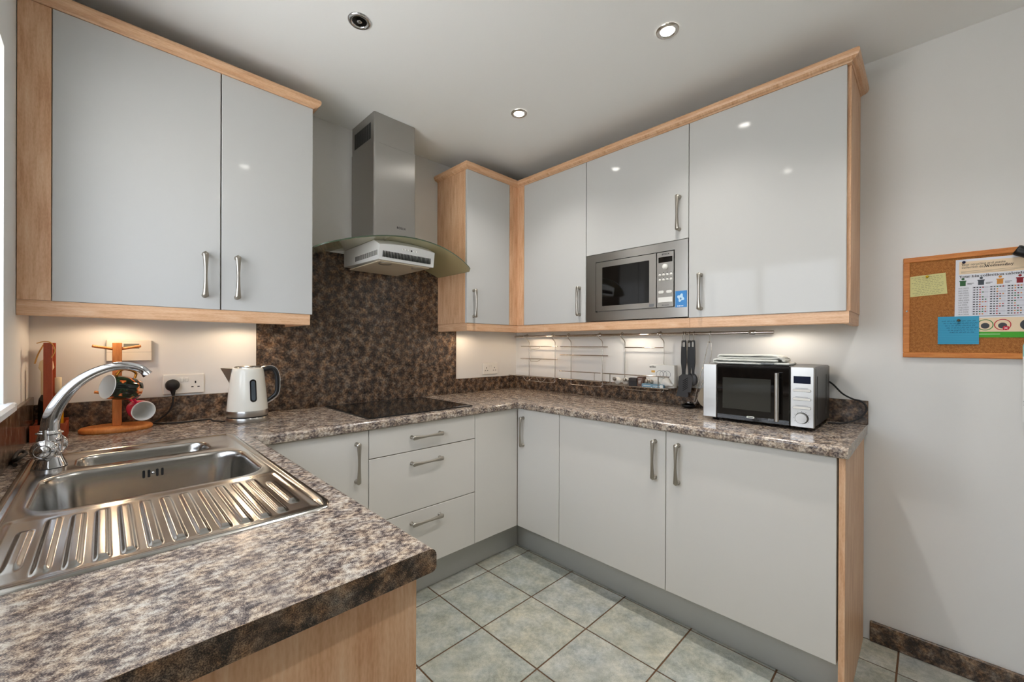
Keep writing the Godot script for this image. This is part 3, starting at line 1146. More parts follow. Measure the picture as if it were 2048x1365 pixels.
# ------------------------------------------------------------------ built-in microwave
func build_builtin_microwave() -> void:
	var at := Vector3(XU, 1.4, 0.8925)
	var m := thing("builtin_microwave", at, "stainless steel built-in microwave oven set among the right wall cabinets", "microwave")
	var F := face_right(Vector3.ZERO)     # local x along +z, z out of the wall
	var ww := 0.597
	var hh := 0.381
	B()
	T = F
	box(Vector3(0.03, 0.012, -0.28), Vector3(ww - 0.03, hh - 0.012, -0.021))
	done("oven_body", M.plinth_metal, m)
	B()
	T = F
	var ix0 := 0.0655
	var ix1 := 0.531
	var iy0 := 0.05
	var iy1 := 0.338
	for r in [[0.0, 0.0, ww, iy0], [0.0, iy1, ww, hh], [0.0, iy0, ix0, iy1], [ix1, iy0, ww, iy1]]:
		box(Vector3(r[0], r[1], -0.02), Vector3(r[2], r[3], 0.0015))
	done("trim_frame", M.brushed_steel, m)
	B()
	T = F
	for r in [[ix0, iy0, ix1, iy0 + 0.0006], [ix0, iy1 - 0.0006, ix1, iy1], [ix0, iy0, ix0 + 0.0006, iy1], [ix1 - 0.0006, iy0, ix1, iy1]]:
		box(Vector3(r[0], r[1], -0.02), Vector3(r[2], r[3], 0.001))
	done("gap_shade_liner", M.black_rubber, m)  # added liner, its black stands for the shade in the door gap
	B()
	T = F
	var dx0 := ix0 + 0.0045
	var dx1 := 0.4355
	var wx0 := 0.1115
	var wx1 := 0.397
	var wy0 := 0.082
	var wy1 := 0.303
	for r in [[dx0, iy0 + 0.0045, dx1, wy0], [dx0, wy1, dx1, iy1 - 0.0045], [dx0, wy0, wx0, wy1], [wx1, wy0, dx1, wy1]]:
		box(Vector3(r[0], r[1], -0.02), Vector3(r[2], r[3], 0.005))
	var door := done("door", M.brushed_steel, m)
	B()
	T = F
	prism(rrect(wx0 + 0.0004, wy0 + 0.0004, wx1 - 0.0004, wy1 - 0.0004, 0.004), 2, -0.012, 0.0042)
	done("door_glass", M.black_glass, door)
	B()
	T = F
	box(Vector3(0.4385, iy0 + 0.0045, -0.02), Vector3(ix1 - 0.0045, iy1 - 0.0045, 0.004), 0.001)
	var cp := done("control_panel", M.brushed_steel, m)
	text("BOSCH", 0.009, M.ink, cp, Transform3D(F.basis, F * Vector3(0.484, 0.322, 0.0042)), "lettering", false, true)
	B()
	T = F
	box(Vector3(0.447, 0.281, 0.003), Vector3(0.52, 0.309, 0.0046), 0.0005)
	done("display", M.black_glass, cp)
	B()
	T = F * Transform3D(Basis(Vector3.RIGHT, PI / 2), Vector3(0.484, 0.257, 0.004))
	lathe([Vector2(0.0145, 0), Vector2(0.0145, 0.008), Vector2(0.0125, 0.012), Vector2(0.0, 0.0125)], 28)
	done("dial", M.white_plastic, cp)
	for i in 4:
		for j in 2:
			B()
			T = F * Transform3D(Basis(Vector3.RIGHT, PI / 2), Vector3(0.455 + i * 0.0195, 0.218 - j * 0.0255, 0.004))
			lathe([Vector2(0.0068, 0), Vector2(0.0068, 0.002), Vector2(0.0, 0.003)], 14)
			done("button", M.white_plastic, cp)
			B()
			T = F
			box(Vector3(0.453 + i * 0.0195, 0.2275 - j * 0.0255, 0.0039), Vector3(0.457 + i * 0.0195, 0.2305 - j * 0.0255, 0.0043))
			done("button_mark", M.ink, cp)
	for i in 2:
		B()
		T = F
		prism(rrect(0.448 + i * 0.042, 0.124, 0.476 + i * 0.042, 0.138, 0.006), 2, 0.0035, 0.0065)
		done("button", M.white_plastic, cp)
	B()
	T = F
	box(Vector3(0.446, 0.078, 0.0036), Vector3(0.521, 0.104, 0.0055), 0.001)
	done("door_button", M.white_plastic, cp)
	text("Microwave", 0.0055, M.ink, cp, Transform3D(F.basis, F * Vector3(0.484, 0.064, 0.0042)))
	B()
	T = F
	box(Vector3(0.398, 0.06, 0.0048), Vector3(0.425, 0.074, 0.0053))
	done("badge", M.ink_grey, door)
	# sachet stuck on the frame
	var k := 64
	var im := Image.create(k, 96, false, Image.FORMAT_RGB8)
	im.fill(c8(36, 128, 200))
	for yy in 96:
		for xx in k:
			var p := Vector2(xx - 30, (yy - 40) * 0.8)
			if p.length() < 17.0 + 4.0 * sin(p.angle() * 4.0):
				im.set_pixel(xx, yy, c8(190, 220, 240))
			if (p - Vector2(0, 4)).length() < 5.0:
				im.set_pixel(xx, yy, c8(60, 120, 170))
			if yy > 84 and yy < 91 and xx > 10 and xx < 48 and (xx / 3) % 3 != 0:
				im.set_pixel(xx, yy, c8(235, 240, 245))
	var sm := textured("sachet_print", ImageTexture.create_from_image(im), 1.0, 0.3)
	var q := QuadMesh.new()
	q.size = Vector2(0.057, 0.081)
	var sa := thing("sticker", at + F * Vector3(0.5635, 0.0885, 0.002), "bright blue printed sticker on the built-in microwave frame", "sticker")
	B()
	T = F
	box(Vector3(-0.0285, -0.0405, 0.0), Vector3(0.0285, 0.0405, 0.0012))
	done("backing", mat("sachet_blue", c8(36, 128, 200), 0.3), sa)
	inst(q, sm, "print", sa, Transform3D(F.basis, Vector3(-0.0014, 0, 0)))

# ------------------------------------------------------------------ lamps
func build_lights() -> void:
	var i := 0
	for p in [[0.878, 0.803, false], [1.744, 0.797, true], [1.744, 1.600, true], [0.878, 1.620, true], [0.878, 2.43, true], [1.744, 2.43, true]]:  # the last two are added out of view as fill light
		var at := Vector3(p[0], CE - 0.0004, p[1])
		var lab: String = ["unlit recessed downlight with dark reflector in the ceiling", "lit recessed downlight in the ceiling in front of the corner wall cabinet", "lit recessed downlight in the ceiling over the floor beside the wide wall cabinet", "lit recessed downlight in the ceiling over the sink run", "added unseen downlight in the ceiling beyond the sink run on the window side", "added unseen downlight in the ceiling in front of the cork board"][i]
		var d := thing("ceiling_downlight", at, lab, "downlight", "recessed ceiling downlights")
		B()
		lathe([Vector2(0.026, -0.002), Vector2(0.029, -0.006), Vector2(0.035, -0.007), Vector2(0.041, -0.004), Vector2(0.0425, -0.0002)], 36)
		done("trim_ring", M.wire_chrome if p[2] else M.chrome, d)
		B()
		lathe([Vector2(0.0, -0.0035), Vector2(0.0262, -0.0025)], 28)
		var l := done("lamp_face", M.lamp_glow if p[2] else M.black_glass, d)
		if p[2]:
			var sp := SpotLight3D.new()
			sp.name = "spot_light"
			sp.light_color = Color(1.0, 0.985, 0.965)
			sp.light_energy = 0.72
			sp.light_size = 0.025
			sp.spot_angle = 60.0
			sp.spot_angle_attenuation = 1.0
			sp.spot_range = 8.0
			sp.spot_attenuation = 2.0
			sp.shadow_enabled = true
			sp.position = Vector3(0, -0.012, 0)
			sp.rotation = Vector3(-PI / 2, 0, 0)
			d.add_child(sp)
		else:
			B()
			lathe([Vector2(0.0, -0.005), Vector2(0.006, -0.006), Vector2(0.009, -0.004)], 16)
			done("capsule", M.chrome, l)
		i += 1
	# triangular lights under the wall units
	var warm := Color(1.0, 0.88, 0.74)
	var cool := Color(1.0, 0.95, 0.88)
	for q in [[Vector3(0.22, 1.3935, 0.165), "b", warm, "small triangular light under the wall cabinet above the mug tree"], [Vector3(0.648, 1.3935, 0.165), "b", warm, "small triangular light under the wall cabinet above the kettle"], [Vector3(1.951, 1.3935, 0.165), "b", warm, "small triangular light under the corner cabinet above the single wall socket"], [Vector3(2.36, 1.3935, 0.3), "r", warm, "small triangular light under the corner cabinet above the first wire rack"], [Vector3(2.36, 1.388, 1.069), "r", cool, "small triangular light below the built-in microwave"], [Vector3(2.36, 1.3935, 1.83), "r", cool, "small triangular light under the wide wall cabinet above the freestanding microwave"]]:
		var l := thing("cabinet_light", q[0], q[3], "light")
		B()
		if q[1] == "b":
			prism([Vector2(-0.055, -0.1), Vector2(0.055, -0.1), Vector2(0.055, -0.07), Vector2(0.0, 0.03), Vector2(-0.055, -0.07)], 1, -0.03, -0.0005)
		else:
			prism([Vector2(0.1, -0.055), Vector2(0.1, 0.055), Vector2(0.07, 0.055), Vector2(-0.03, 0.0), Vector2(0.07, -0.055)], 1, -0.03, -0.0005)
		done("light_housing", M.white_plastic, l)
		B()
		var c := Vector3(0, -0.0305, -0.025) if q[1] == "b" else Vector3(0.025, -0.0305, 0)
		T.origin = c
		lathe([Vector2(0.0, -0.001), Vector2(0.018, 0.0)], 24)
		done("light_lens", M.under_glow, l)
		var sp := SpotLight3D.new()
		sp.name = "under_light"
		sp.light_color = q[2]
		sp.light_energy = 0.05
		sp.light_size = 0.022
		sp.spot_angle = 89.0
		sp.spot_angle_attenuation = 0.3
		sp.spot_range = 6.0
		sp.spot_attenuation = 2.0
		sp.shadow_enabled = true
		sp.position = c + Vector3(0, -0.008, 0)
		sp.basis = Basis.looking_at(Vector3(0, -1, 0.08) if q[1] == "b" else Vector3(-0.08, -1, 0), Vector3.RIGHT if q[1] == "b" else Vector3.BACK)
		l.add_child(sp)

# ------------------------------------------------------------------ things on the left and back worktop
func aim(x_dir: Vector3, y_dir: Vector3) -> Basis:
	var y := y_dir.normalized()
	var x := (x_dir - y * x_dir.dot(y)).normalized()
	return Basis(x, y, x.cross(y))

func build_mug(at: Vector3, b: Basis, r: float, h: float, outer: Material, inner: Material, grip: Material, label: String) -> void:
	var m := thing("mug", at, label, "mug", "mugs on the mug tree")
	var tr := Transform3D(b, Vector3.ZERO)
	B()
	T = tr
	lathe([Vector2(0, 0.0), Vector2(r * 0.7, 0.0), Vector2(r * 0.8, 0.003), Vector2(r * 0.9, h * 0.2), Vector2(r, h * 0.6), Vector2(r, h - 0.002)], 36)
	done("cup", outer, m)
	B()
	T = tr
	lathe([Vector2(r, h - 0.002), Vector2(r - 0.0015, h), Vector2(r - 0.0035, h - 0.0015), Vector2(r - 0.0037, h * 0.6), Vector2(r * 0.84, h * 0.2), Vector2(r * 0.7, 0.006), Vector2(0, 0.005)], 36, 3)
	done("glazed_inside", inner, m)
	B()
	T = tr
	tube(smooth_path([Vector3(r * 0.93, h * 0.2, 0), Vector3(r + 0.017, h * 0.22, 0), Vector3(r + 0.025, h * 0.45, 0), Vector3(r + 0.022, h * 0.7, 0), Vector3(r * 0.98, h * 0.8, 0)], 6), 0.0042, 10)
	done("mug_handle", grip, m)

func build_left_items() -> void:
	var y := YW + 0.0003
	# mug tree
	var t := thing("mug_tree", Vector3(0.232, y, 0.103), "wooden mug tree with square post and round base in front of the thermostat", "mug tree")
	B()
	var pr := [Vector2(0.96, 0.0), Vector2(1.0, 0.004), Vector2(1.0, 0.013), Vector2(0.95, 0.018), Vector2(0.0, 0.018)]
	T = Transform3D(Basis(Vector3(0.105, 0, 0), Vector3(0, 1, 0), Vector3(0, 0, 0.082)), Vector3.ZERO)
	lathe(pr, 40)
	done("base", M.pine, t)
	B()
	box(Vector3(-0.0135, 0.018, -0.0135), Vector3(0.0135, 0.339, 0.0135), 0.0015)
	done("post", M.pine, t)
	for a in [[Vector3(-0.012, 0.315, 0), Vector3(-0.068, 0.326, 0.01)], [Vector3(0.012, 0.315, 0), Vector3(0.068, 0.326, 0.01)], [Vector3(-0.012, 0.14, 0.006), Vector3(-0.062, 0.153, 0.012)], [Vector3(0.0, 0.222, 0.012), Vector3(0.012, 0.236, 0.062)], [Vector3(0.01, 0.128, -0.002), Vector3(0.056, 0.14, -0.004)]]:
		B()
		rod(a[0], a[1], 0.0055, 10)
		done("peg", M.pine, t)
	# mug with dark painted pattern
	var fi := field(noise(91, 0.02, 3), 128, 128)
	var fj := field(noise(93, 0.06, 2), 128, 128)
	var fk := field(noise(97, 0.03, 3), 128, 128)
	var pat := mix_image(128, [fi, fj, fk], [0.9, 0.6, 0.5], table([[0.0, c8(8, 12, 10)], [0.45, c8(14, 30, 20)], [0.56, c8(24, 66, 36)], [0.64, c8(20, 26, 20)], [0.72, c8(205, 84, 36)], [0.85, c8(240, 150, 80)], [1.0, c8(236, 200, 170)]]))
	var pm := textured("mug_pattern", pat, 0.16, 0.08)
	build_mug(Vector3(0.288, 1.081, 0.182), aim(Vector3(0.1, 1, 0), Vector3(-0.84, 0.2, 0.44)), 0.0445, 0.098, pm, M.white_plastic, mat("gold_glaze", c8(178, 120, 44), 0.2, 0.9), "dark patterned mug with gold handle hanging on the mug tree")
	build_mug(Vector3(0.285, 1.0, 0.09), aim(Vector3(-0.55, 1, 0), Vector3(0.26, -0.06, 0.96)), 0.038, 0.082, mat("pink_glaze", c8(222, 40, 84), 0.12), M.white_plastic, M.pink_glaze, "pink mug with white inside hanging low on the mug tree")
	# thermostat
	t = thing("thermostat", Vector3(0.27, 1.229, 0.0006), "cream programmer box on the wall behind the mug tree", "thermostat")
	B()
	box(Vector3(-0.0685, -0.0435, 0), Vector3(0.0685, 0.0435, 0.026), 0.003)
	done("casing", mat("cream_plastic", c8(226, 218, 204), 0.4), t)
	B()
	box(Vector3(-0.018, 0.008, 0.0255), Vector3(0.029, 0.028, 0.0266))
	done("display", mat("lcd", c8(120, 124, 116), 0.2), t)
	B()
	box(Vector3(-0.0685, -0.006, 0.0258), Vector3(0.0685, -0.0052, 0.0263))
	done("flap_seam", M.ink_grey, t)
	# sockets
	for q in [[Vector3(0.447, 1.081, 0.0006), true, "white double wall socket with a black plug behind the kettle"], [Vector3(2.252, 1.084, 0.0006), false, "white double wall socket in the corner right of the splashback"]]:
		var s := thing("wall_socket", q[0], q[2], "socket", "wall sockets")
		B()
		box(Vector3(-0.0725, -0.043, 0), Vector3(0.0725, 0.043, 0.009), 0.003)
		done("face_plate", M.white_plastic, s)
		for k in 2:
			B()
			T = Transform3D(Basis(Vector3.RIGHT, 0.1), Vector3(-0.0085 + k * 0.017, 0.018, 0.0095))
			box(Vector3(-0.0055, -0.0085, -0.003), Vector3(0.0055, 0.0085, 0.003), 0.001)
			done("switch", M.white_plastic, s)
			if q[1] and k == 0:
				continue
			for e in [[0.0, 0.006, 0.0025, 0.005], [-0.011, -0.014, 0.0042, 0.0022], [0.011, -0.014, 0.0042, 0.0022]]:
				B()
				var px: float = (-0.04 if k == 0 else 0.04) + e[0]
				box(Vector3(px - e[2], e[1] - e[3], 0.0085), Vector3(px + e[2], e[1] + e[3], 0.0094))
				done("pin_slot", M.slot_shade, s)
	var pl := thing("plug_and_flex", Vector3(0.4065, 1.078, 0.0102), "black mains plug in the socket with its flex trailing to the kettle", "plug")
	B()
	T = Transform3D(Basis(Vector3.RIGHT, PI / 2), Vector3.ZERO)
	lathe([Vector2(0.0, 0.0), Vector2(0.0245, 0.0), Vector2(0.0255, 0.006), Vector2(0.0235, 0.022), Vector2(0.017, 0.031), Vector2(0.0, 0.033)], 28)
	T = Transform3D()
	tube([Vector3(0, -0.01, 0.018), Vector3(0.001, -0.03, 0.018), Vector3(0.0015, -0.045, 0.018)], [0.013, 0.008, 0.005], 14)
	done("plug", M.black_rubber, pl)
	B()
	var o := Vector3(0.4065, 1.078, 0.0102)
	var fp := []
	for v in [Vector3(0.408, 1.03, 0.029), Vector3(0.405, 0.995, 0.033), Vector3(0.39, 0.962, 0.03), Vector3(0.362, 0.937, 0.025), Vector3(0.345, 0.9262, 0.04), Vector3(0.36, 0.9262, 0.075), Vector3(0.4, 0.9262, 0.1), Vector3(0.46, 0.9262, 0.1), Vector3(0.51, 0.927, 0.095), Vector3(0.528, 0.9275, 0.105), Vector3(0.53, 0.9268, 0.15), Vector3(0.548, 0.9268, 0.185), Vector3(0.563, 0.927, 0.205)]:
		fp.append(v - o)
	tube(smooth_path(fp, 7), 0.0034, 8)
	done("flex", M.black_rubber, pl)
	build_kettle()
	build_caddy()
	B()
	var loop := []
	for k in 20:
		var a := TAU * k / 20
		loop.append(Vector3(0.0265 + 0.0085 * cos(a), YW + 0.0165 + 0.003 * sin(a * 2.0), 0.5 + 0.062 * sin(a)))
	tube(loop, 0.005, 8, 1, true)
	var cl := done("strap_loop", M.black_rubber)
	tag(cl, "small black looped strap lying on the worktop beside the tap", "strap")
	B()
	tube(smooth_path([Vector3(0.02, YW + 0.0058, 0.475), Vector3(0.0235, YW + 0.0058, 0.51), Vector3(0.022, YW + 0.0058, 0.545), Vector3(0.026, YW + 0.0058, 0.585)], 5), 0.0052, 8)
	done("strap_end", M.black_rubber, cl)

func build_kettle() -> void:
	var k := thing("kettle", Vector3(0.642, YW + 0.0003, 0.225), "cream electric kettle with steel band and black handle", "kettle")
	k.rotation.y = deg_to_rad(-12.0)
	B()
	lathe([Vector2(0.0, 0.0), Vector2(0.076, 0.0), Vector2(0.079, 0.004), Vector2(0.079, 0.018), Vector2(0.077, 0.021)], 48)
	done("power_base", M.brushed_steel, k)
	B()
	lathe([Vector2(0.076, 0.021), Vector2(0.0768, 0.022), Vector2(0.076, 0.026)], 48)
	done("base_seam", M.black_plastic, k)
	B()
	lathe([Vector2(0.0765, 0.026), Vector2(0.0785, 0.028), Vector2(0.0775, 0.05), Vector2(0.077, 0.051)], 48)
	done("steel_band", M.brushed_steel, k)
	B()
	lathe([Vector2(0.077, 0.051), Vector2(0.0755, 0.07), Vector2(0.071, 0.12), Vector2(0.066, 0.17), Vector2(0.0615, 0.215), Vector2(0.06, 0.226), Vector2(0.056, 0.231), Vector2(0.05, 0.2325)], 48)
	done("body", M.kettle_cream, k)
	B()
	lathe([Vector2(0.05, 0.2325), Vector2(0.0495, 0.236), Vector2(0.046, 0.2395), Vector2(0.0, 0.241)], 40)
	done("lid", M.brushed_steel, k)
	# spout towards -x
	B()
	var a := Vector3(-0.0575, 0.231, 0.026)
	var b := Vector3(-0.0575, 0.231, -0.026)
	var tip := Vector3(-0.098, 0.233, 0.0)
	var low := Vector3(-0.0665, 0.168, 0.0)
	tri_n(a, tip, low, Vector3(-0.3, 0, 1), 1)
	tri_n(b, tip, low, Vector3(-0.3, 0, -1), 2)
	tri_n(a, b, tip, Vector3.UP, 3)
	done("spout", M.brushed_steel, k)
	B()
	var hp := smooth_path([Vector3(0.054, 0.222, 0), Vector3(0.08, 0.229, 0), Vector3(0.1, 0.222, 0), Vector3(0.111, 0.195, 0), Vector3(0.113, 0.15, 0), Vector3(0.109, 0.118, 0), Vector3(0.094, 0.1, 0), Vector3(0.07, 0.082, 0)], 6)
	var hr := []
	for i in hp.size():
		hr.append(lerpf(0.0125, 0.0085, float(i) / hp.size()))
	tube(hp, hr, 14)
	done("grip", M.black_plastic, k)
	B()
	var cp := []
	for v: Vector3 in hp:
		var c := Vector3(0.07, 0.16, 0)
		cp.append(v + (v - c).normalized() * 0.0085)
	tube(cp, 0.0055, 10)
	done("grip_trim", M.chrome, k)
	# water window, facing the camera
	var az := deg_to_rad(73.0)
	var dv := Vector3(cos(az), 0, sin(az))
	var rt := Vector3(-dv.z, 0, dv.x)
	for q in [[0.0125, 0.048, 0.0014, M.black_glass, "water_window"], [0.0075, 0.041, 0.002, mat("gauge", c8(70, 78, 84), 0.15), "gauge_tube"]]:
		B()
		var pts := rrect(-q[0], -q[1], q[0], q[1], q[0] - 0.0005, 8)
		var ring := []
		for p: Vector2 in pts:
			var yy: float = 0.137 + p.y
			var rad := lerpf(0.0755, 0.0615, (yy - 0.07) / 0.145)
			ring.append(dv * (sqrt(rad * rad - p.x * p.x) + q[2]) + rt * p.x + Vector3(0, yy, 0))
		for i in range(1, ring.size() - 1):
			tri_n(ring[0], ring[i], ring[i + 1], dv)
		for i in ring.size():
			var j: int = (i + 1) % ring.size()
			quad_n(ring[i], ring[j], ring[j] - dv * 0.005, ring[i] - dv * 0.005, ring[i] - (dv * 0.07 + Vector3(0, 0.137, 0)))
		done(q[4], q[3], k)

func build_caddy() -> void:
	var y := YW + 0.0003
	var c := thing("bottle_caddy", Vector3(0.06, y, 0.11), "reddish wooden bottle carrier with two uprights in the window corner", "caddy")
	B()
	box(Vector3(-0.042, 0.0, -0.085), Vector3(0.042, 0.008, 0.085))
	for s in [-1.0, 1.0]:
		box(Vector3(-0.042, 0.008, s * 0.081 - 0.004), Vector3(0.042, 0.056, s * 0.081 + 0.004))
		box(Vector3(s * 0.0385 - 0.0035, 0.008, -0.077), Vector3(s * 0.0385 + 0.0035, 0.046, 0.077))
	done("tray", M.stained_wood, c)
	for s in [-1.0, 1.0]:
		B()
		box(Vector3(-0.012, 0.008, s * 0.071 - 0.006), Vector3(0.009, 0.337, s * 0.071 + 0.006), 0.001)
		done("upright", M.stained_wood, c)
	B()
	rod(Vector3(-0.0015, 0.318, -0.066), Vector3(-0.0015, 0.318, 0.066), 0.007)
	done("carrying_rod", M.stained_wood, c)
	B()
	tube(smooth_path([Vector3(-0.028, 0.335, 0.06), Vector3(-0.01, 0.341, 0.07), Vector3(0.006, 0.336, 0.078), Vector3(0.0145, 0.31, 0.079), Vector3(0.007, 0.285, 0.08)], 5), 0.0016, 6)
	tube(smooth_path([Vector3(-0.013, 0.33, 0.05), Vector3(-0.024, 0.3, 0.06), Vector3(-0.032, 0.265, 0.066)], 5), 0.002, 6)
	done("raffia_tie", mat("raffia", c8(196, 150, 84), 0.8), c)
	var db := thing("wine_bottle", Vector3(0.0495, y + 0.0085, 0.1), "dark bottle with cream wrapped neck standing in the wooden carrier", "bottle")
	B()
	lathe([Vector2(0, 0), Vector2(0.0195, 0), Vector2(0.0208, 0.003), Vector2(0.0208, 0.105), Vector2(0.018, 0.13), Vector2(0.0115, 0.145)], 28)
	done("glass", mat("dark_bottle_glass", c8(22, 20, 16), 0.06), db)
	B()
	lathe([Vector2(0.0118, 0.143), Vector2(0.0135, 0.15), Vector2(0.013, 0.225), Vector2(0.019, 0.24), Vector2(0.016, 0.262), Vector2(0.006, 0.27), Vector2(0.0, 0.268)], 20)
	done("neck_wrap", mat("cream_paper", c8(226, 208, 172), 0.8), db)
	var ob := thing("oil_bottle", Vector3(0.0805, y + 0.0085, 0.142), "slim bottle of golden oil standing in the wooden carrier", "bottle")
	B()
	lathe([Vector2(0, 0), Vector2(0.0125, 0), Vector2(0.013, 0.003), Vector2(0.013, 0.085), Vector2(0.006, 0.105), Vector2(0.0055, 0.15)], 24)
	done("glass", mat("oil", c8(196, 138, 20), 0.05), ob)
	B()
	lathe([Vector2(0.0057, 0.148), Vector2(0.0085, 0.152), Vector2(0.0085, 0.205), Vector2(0.0, 0.207)], 16)
	done("wrapped_stopper", M.cream_paper, ob)

# ------------------------------------------------------------------ rail, racks and utensils on the right wall
func rack(called: String, label: String, z0: float, z1: float, bars: Array) -> Node3D:
	var r := thing(called, Vector3(W - 0.045, 1.325, z0), label, "rack", "wire racks on the rail")
	var O := -Vector3(W - 0.045, 1.325, z0)
	for z: float in [z0, z1]:
		B()
		T.origin = O
		tube(smooth_path([Vector3(W - 0.0285, 1.318, z), Vector3(W - 0.0275, 1.333, z), Vector3(W - 0.041, 1.3405, z), Vector3(W - 0.0545, 1.33, z), Vector3(W - 0.054, 1.312, z), Vector3(W - 0.036, 1.285, z + 0.014), Vector3(W - 0.032, 1.25, z + 0.014), Vector3(W - 0.032, 1.1, z + 0.014), Vector3(W - 0.032, 0.997, z + 0.014)], 5), 0.0028, 7)
		done("hanger", M.wire_chrome, r)
	B()
	T.origin = O
	tube(smooth_path([Vector3(W - 0.032, 1.0, z0 + 0.014), Vector3(W - 0.036, 0.99, z0 + 0.02), Vector3(W - 0.036, 0.988, z0 + 0.05), Vector3(W - 0.036, 0.988, z1 - 0.02), Vector3(W - 0.036, 0.99, z1 + 0.008), Vector3(W - 0.032, 1.0, z1 + 0.014)], 5), 0.0028, 7)
	done("lower_bar", M.wire_chrome, r)
	for b in bars:
		B()
		T.origin = O
		tube(b[0] if b[0].size() == 2 else smooth_path(b[0], 6), b[1] * 1.2, 7)
		done(b[2], M.wire_chrome, r)
	return r

func build_rail() -> void:
	var xr := W - 0.041
	var rl := thing("utensil_rail", Vector3(xr, 1.325, 0.9), "chrome hanging rail along the wall under the right wall cabinets", "rail")
	B()
	rod(Vector3(0, 0, 0.03 - 0.9), Vector3(0, 0, 1.79 - 0.9), 0.0085, 14)
	done("tube", M.wire_chrome, rl)
	for z: float in [0.14, 0.805, 1.215, 1.697]:
		B()
		rod(Vector3(0.0405, 0, z - 0.9), Vector3(-0.004, 0, z - 0.9), 0.0075, 14)
		T = Transform3D(Basis(Vector3.RIGHT, PI / 2), Vector3(0, 0, z - 0.9))
		lathe([Vector2(0.0086, -0.016), Vector2(0.0125, -0.012), Vector2(0.0125, 0.012), Vector2(0.0086, 0.016)], 16)
		done("bracket", M.chrome, rl)
	var xw := W - 0.032
	var xf := W - 0.13
	rack("foil_rack", "wire roll holder rack on the rail nearest the room corner", 0.158, 0.412, [
		[[Vector3(xw - 0.003, 1.2505, 0.09), Vector3(xw - 0.003, 1.2505, 0.452)], 0.0028, "roll_bar"], [[Vector3(xw - 0.003, 1.157, 0.085), Vector3(xw - 0.003, 1.157, 0.45)], 0.0028, "roll_bar"],
		[[Vector3(xf, 1.031, 0.05), Vector3(xf, 1.031, 0.49)], 0.0028, "front_bar"], [[Vector3(xw, 1.024, 0.16), Vector3(xf, 1.031, 0.19)], 0.0022, "side_bar"], [[Vector3(xw, 1.024, 0.43), Vector3(xf, 1.031, 0.47)], 0.0022, "side_bar"],
		[[Vector3(xw - 0.003, 1.25, 0.18), Vector3(xw - 0.02, 1.232, 0.21), Vector3(xw - 0.02, 1.232, 0.27), Vector3(xw - 0.003, 1.25, 0.3)], 0.0016, "roll_clip"], [[Vector3(xw - 0.003, 1.157, 0.18), Vector3(xw - 0.02, 1.139, 0.21), Vector3(xw - 0.02, 1.139, 0.27), Vector3(xw - 0.003, 1.157, 0.3)], 0.0016, "roll_clip"],
		[[Vector3(xf, 1.031, 0.2), Vector3(xf, 1.0, 0.23), Vector3(xf, 1.0, 0.26), Vector3(xf, 1.03, 0.3)], 0.0019, "scoop_wire"], [[Vector3(xf, 1.031, 0.33), Vector3(xf, 1.0, 0.36), Vector3(xf, 1.0, 0.39), Vector3(xf, 1.03, 0.43)], 0.0019, "scoop_wire"]])
	rack("kitchen_roll_rack", "wire rack with two long bars between the other racks", 0.555, 0.808, [
		[[Vector3(xw - 0.003, 1.249, 0.475), Vector3(xw - 0.003, 1.249, 0.865)], 0.0028, "roll_bar"], [[Vector3(xw - 0.003, 1.192, 0.472), Vector3(xw - 0.003, 1.192, 0.866)], 0.0032, "roll_bar"],
		[[Vector3(xf, 1.085, 0.545), Vector3(xf, 1.085, 0.872)], 0.0026, "front_bar"], [[Vector3(xf, 1.031, 0.542), Vector3(xf, 1.031, 0.872)], 0.0026, "front_bar"],
		[[Vector3(xw, 1.024, 0.57), Vector3(xf, 1.031, 0.575)], 0.0022, "side_bar"], [[Vector3(xw, 1.024, 0.822), Vector3(xf, 1.031, 0.826)], 0.0022, "side_bar"], [[Vector3(xf, 1.031, 0.826), Vector3(xf, 1.085, 0.826)], 0.0022, "upright_wire"]])
	var shelf := [[[Vector3(xw - 0.003, 1.2465, 0.985), Vector3(xw - 0.003, 1.2465, 1.233)], 0.0026, "top_bar"], [[Vector3(xf, 1.085, 0.89), Vector3(xf, 1.085, 1.31)], 0.0028, "front_bar"], [[Vector3(xf, 1.018, 0.88), Vector3(xf, 1.018, 1.31)], 0.0028, "front_bar"],
		[[Vector3(xf, 1.018, 1.25), Vector3(xf, 1.085, 1.25)], 0.0026, "upright_wire"], [[Vector3(xf, 1.018, 0.94), Vector3(xf, 1.085, 0.94)], 0.0026, "upright_wire"], [[Vector3(xw - 0.003, 1.018, 0.9), Vector3(xw - 0.003, 1.018, 1.305)], 0.0026, "back_bar"]]
	for k in 5:
		var xx := lerpf(xw - 0.012, xf + 0.012, k / 4.0)
		shelf.append([[Vector3(xx, 1.018, 0.9), Vector3(xx, 1.018, 1.305)], 0.0017, "shelf_wire"])
	shelf.append([[Vector3(xw, 1.0155, 0.985), Vector3(xf, 1.0155, 0.985)], 0.002, "side_bar"])
	shelf.append([[Vector3(xw, 1.0155, 1.245), Vector3(xf, 1.0155, 1.245)], 0.002, "side_bar"])
	rack("shelf_rack", "wire shelf rack holding boxes and light bulbs", 0.971, 1.222, shelf)
	# things on the shelf rack
	var ys := 1.0205
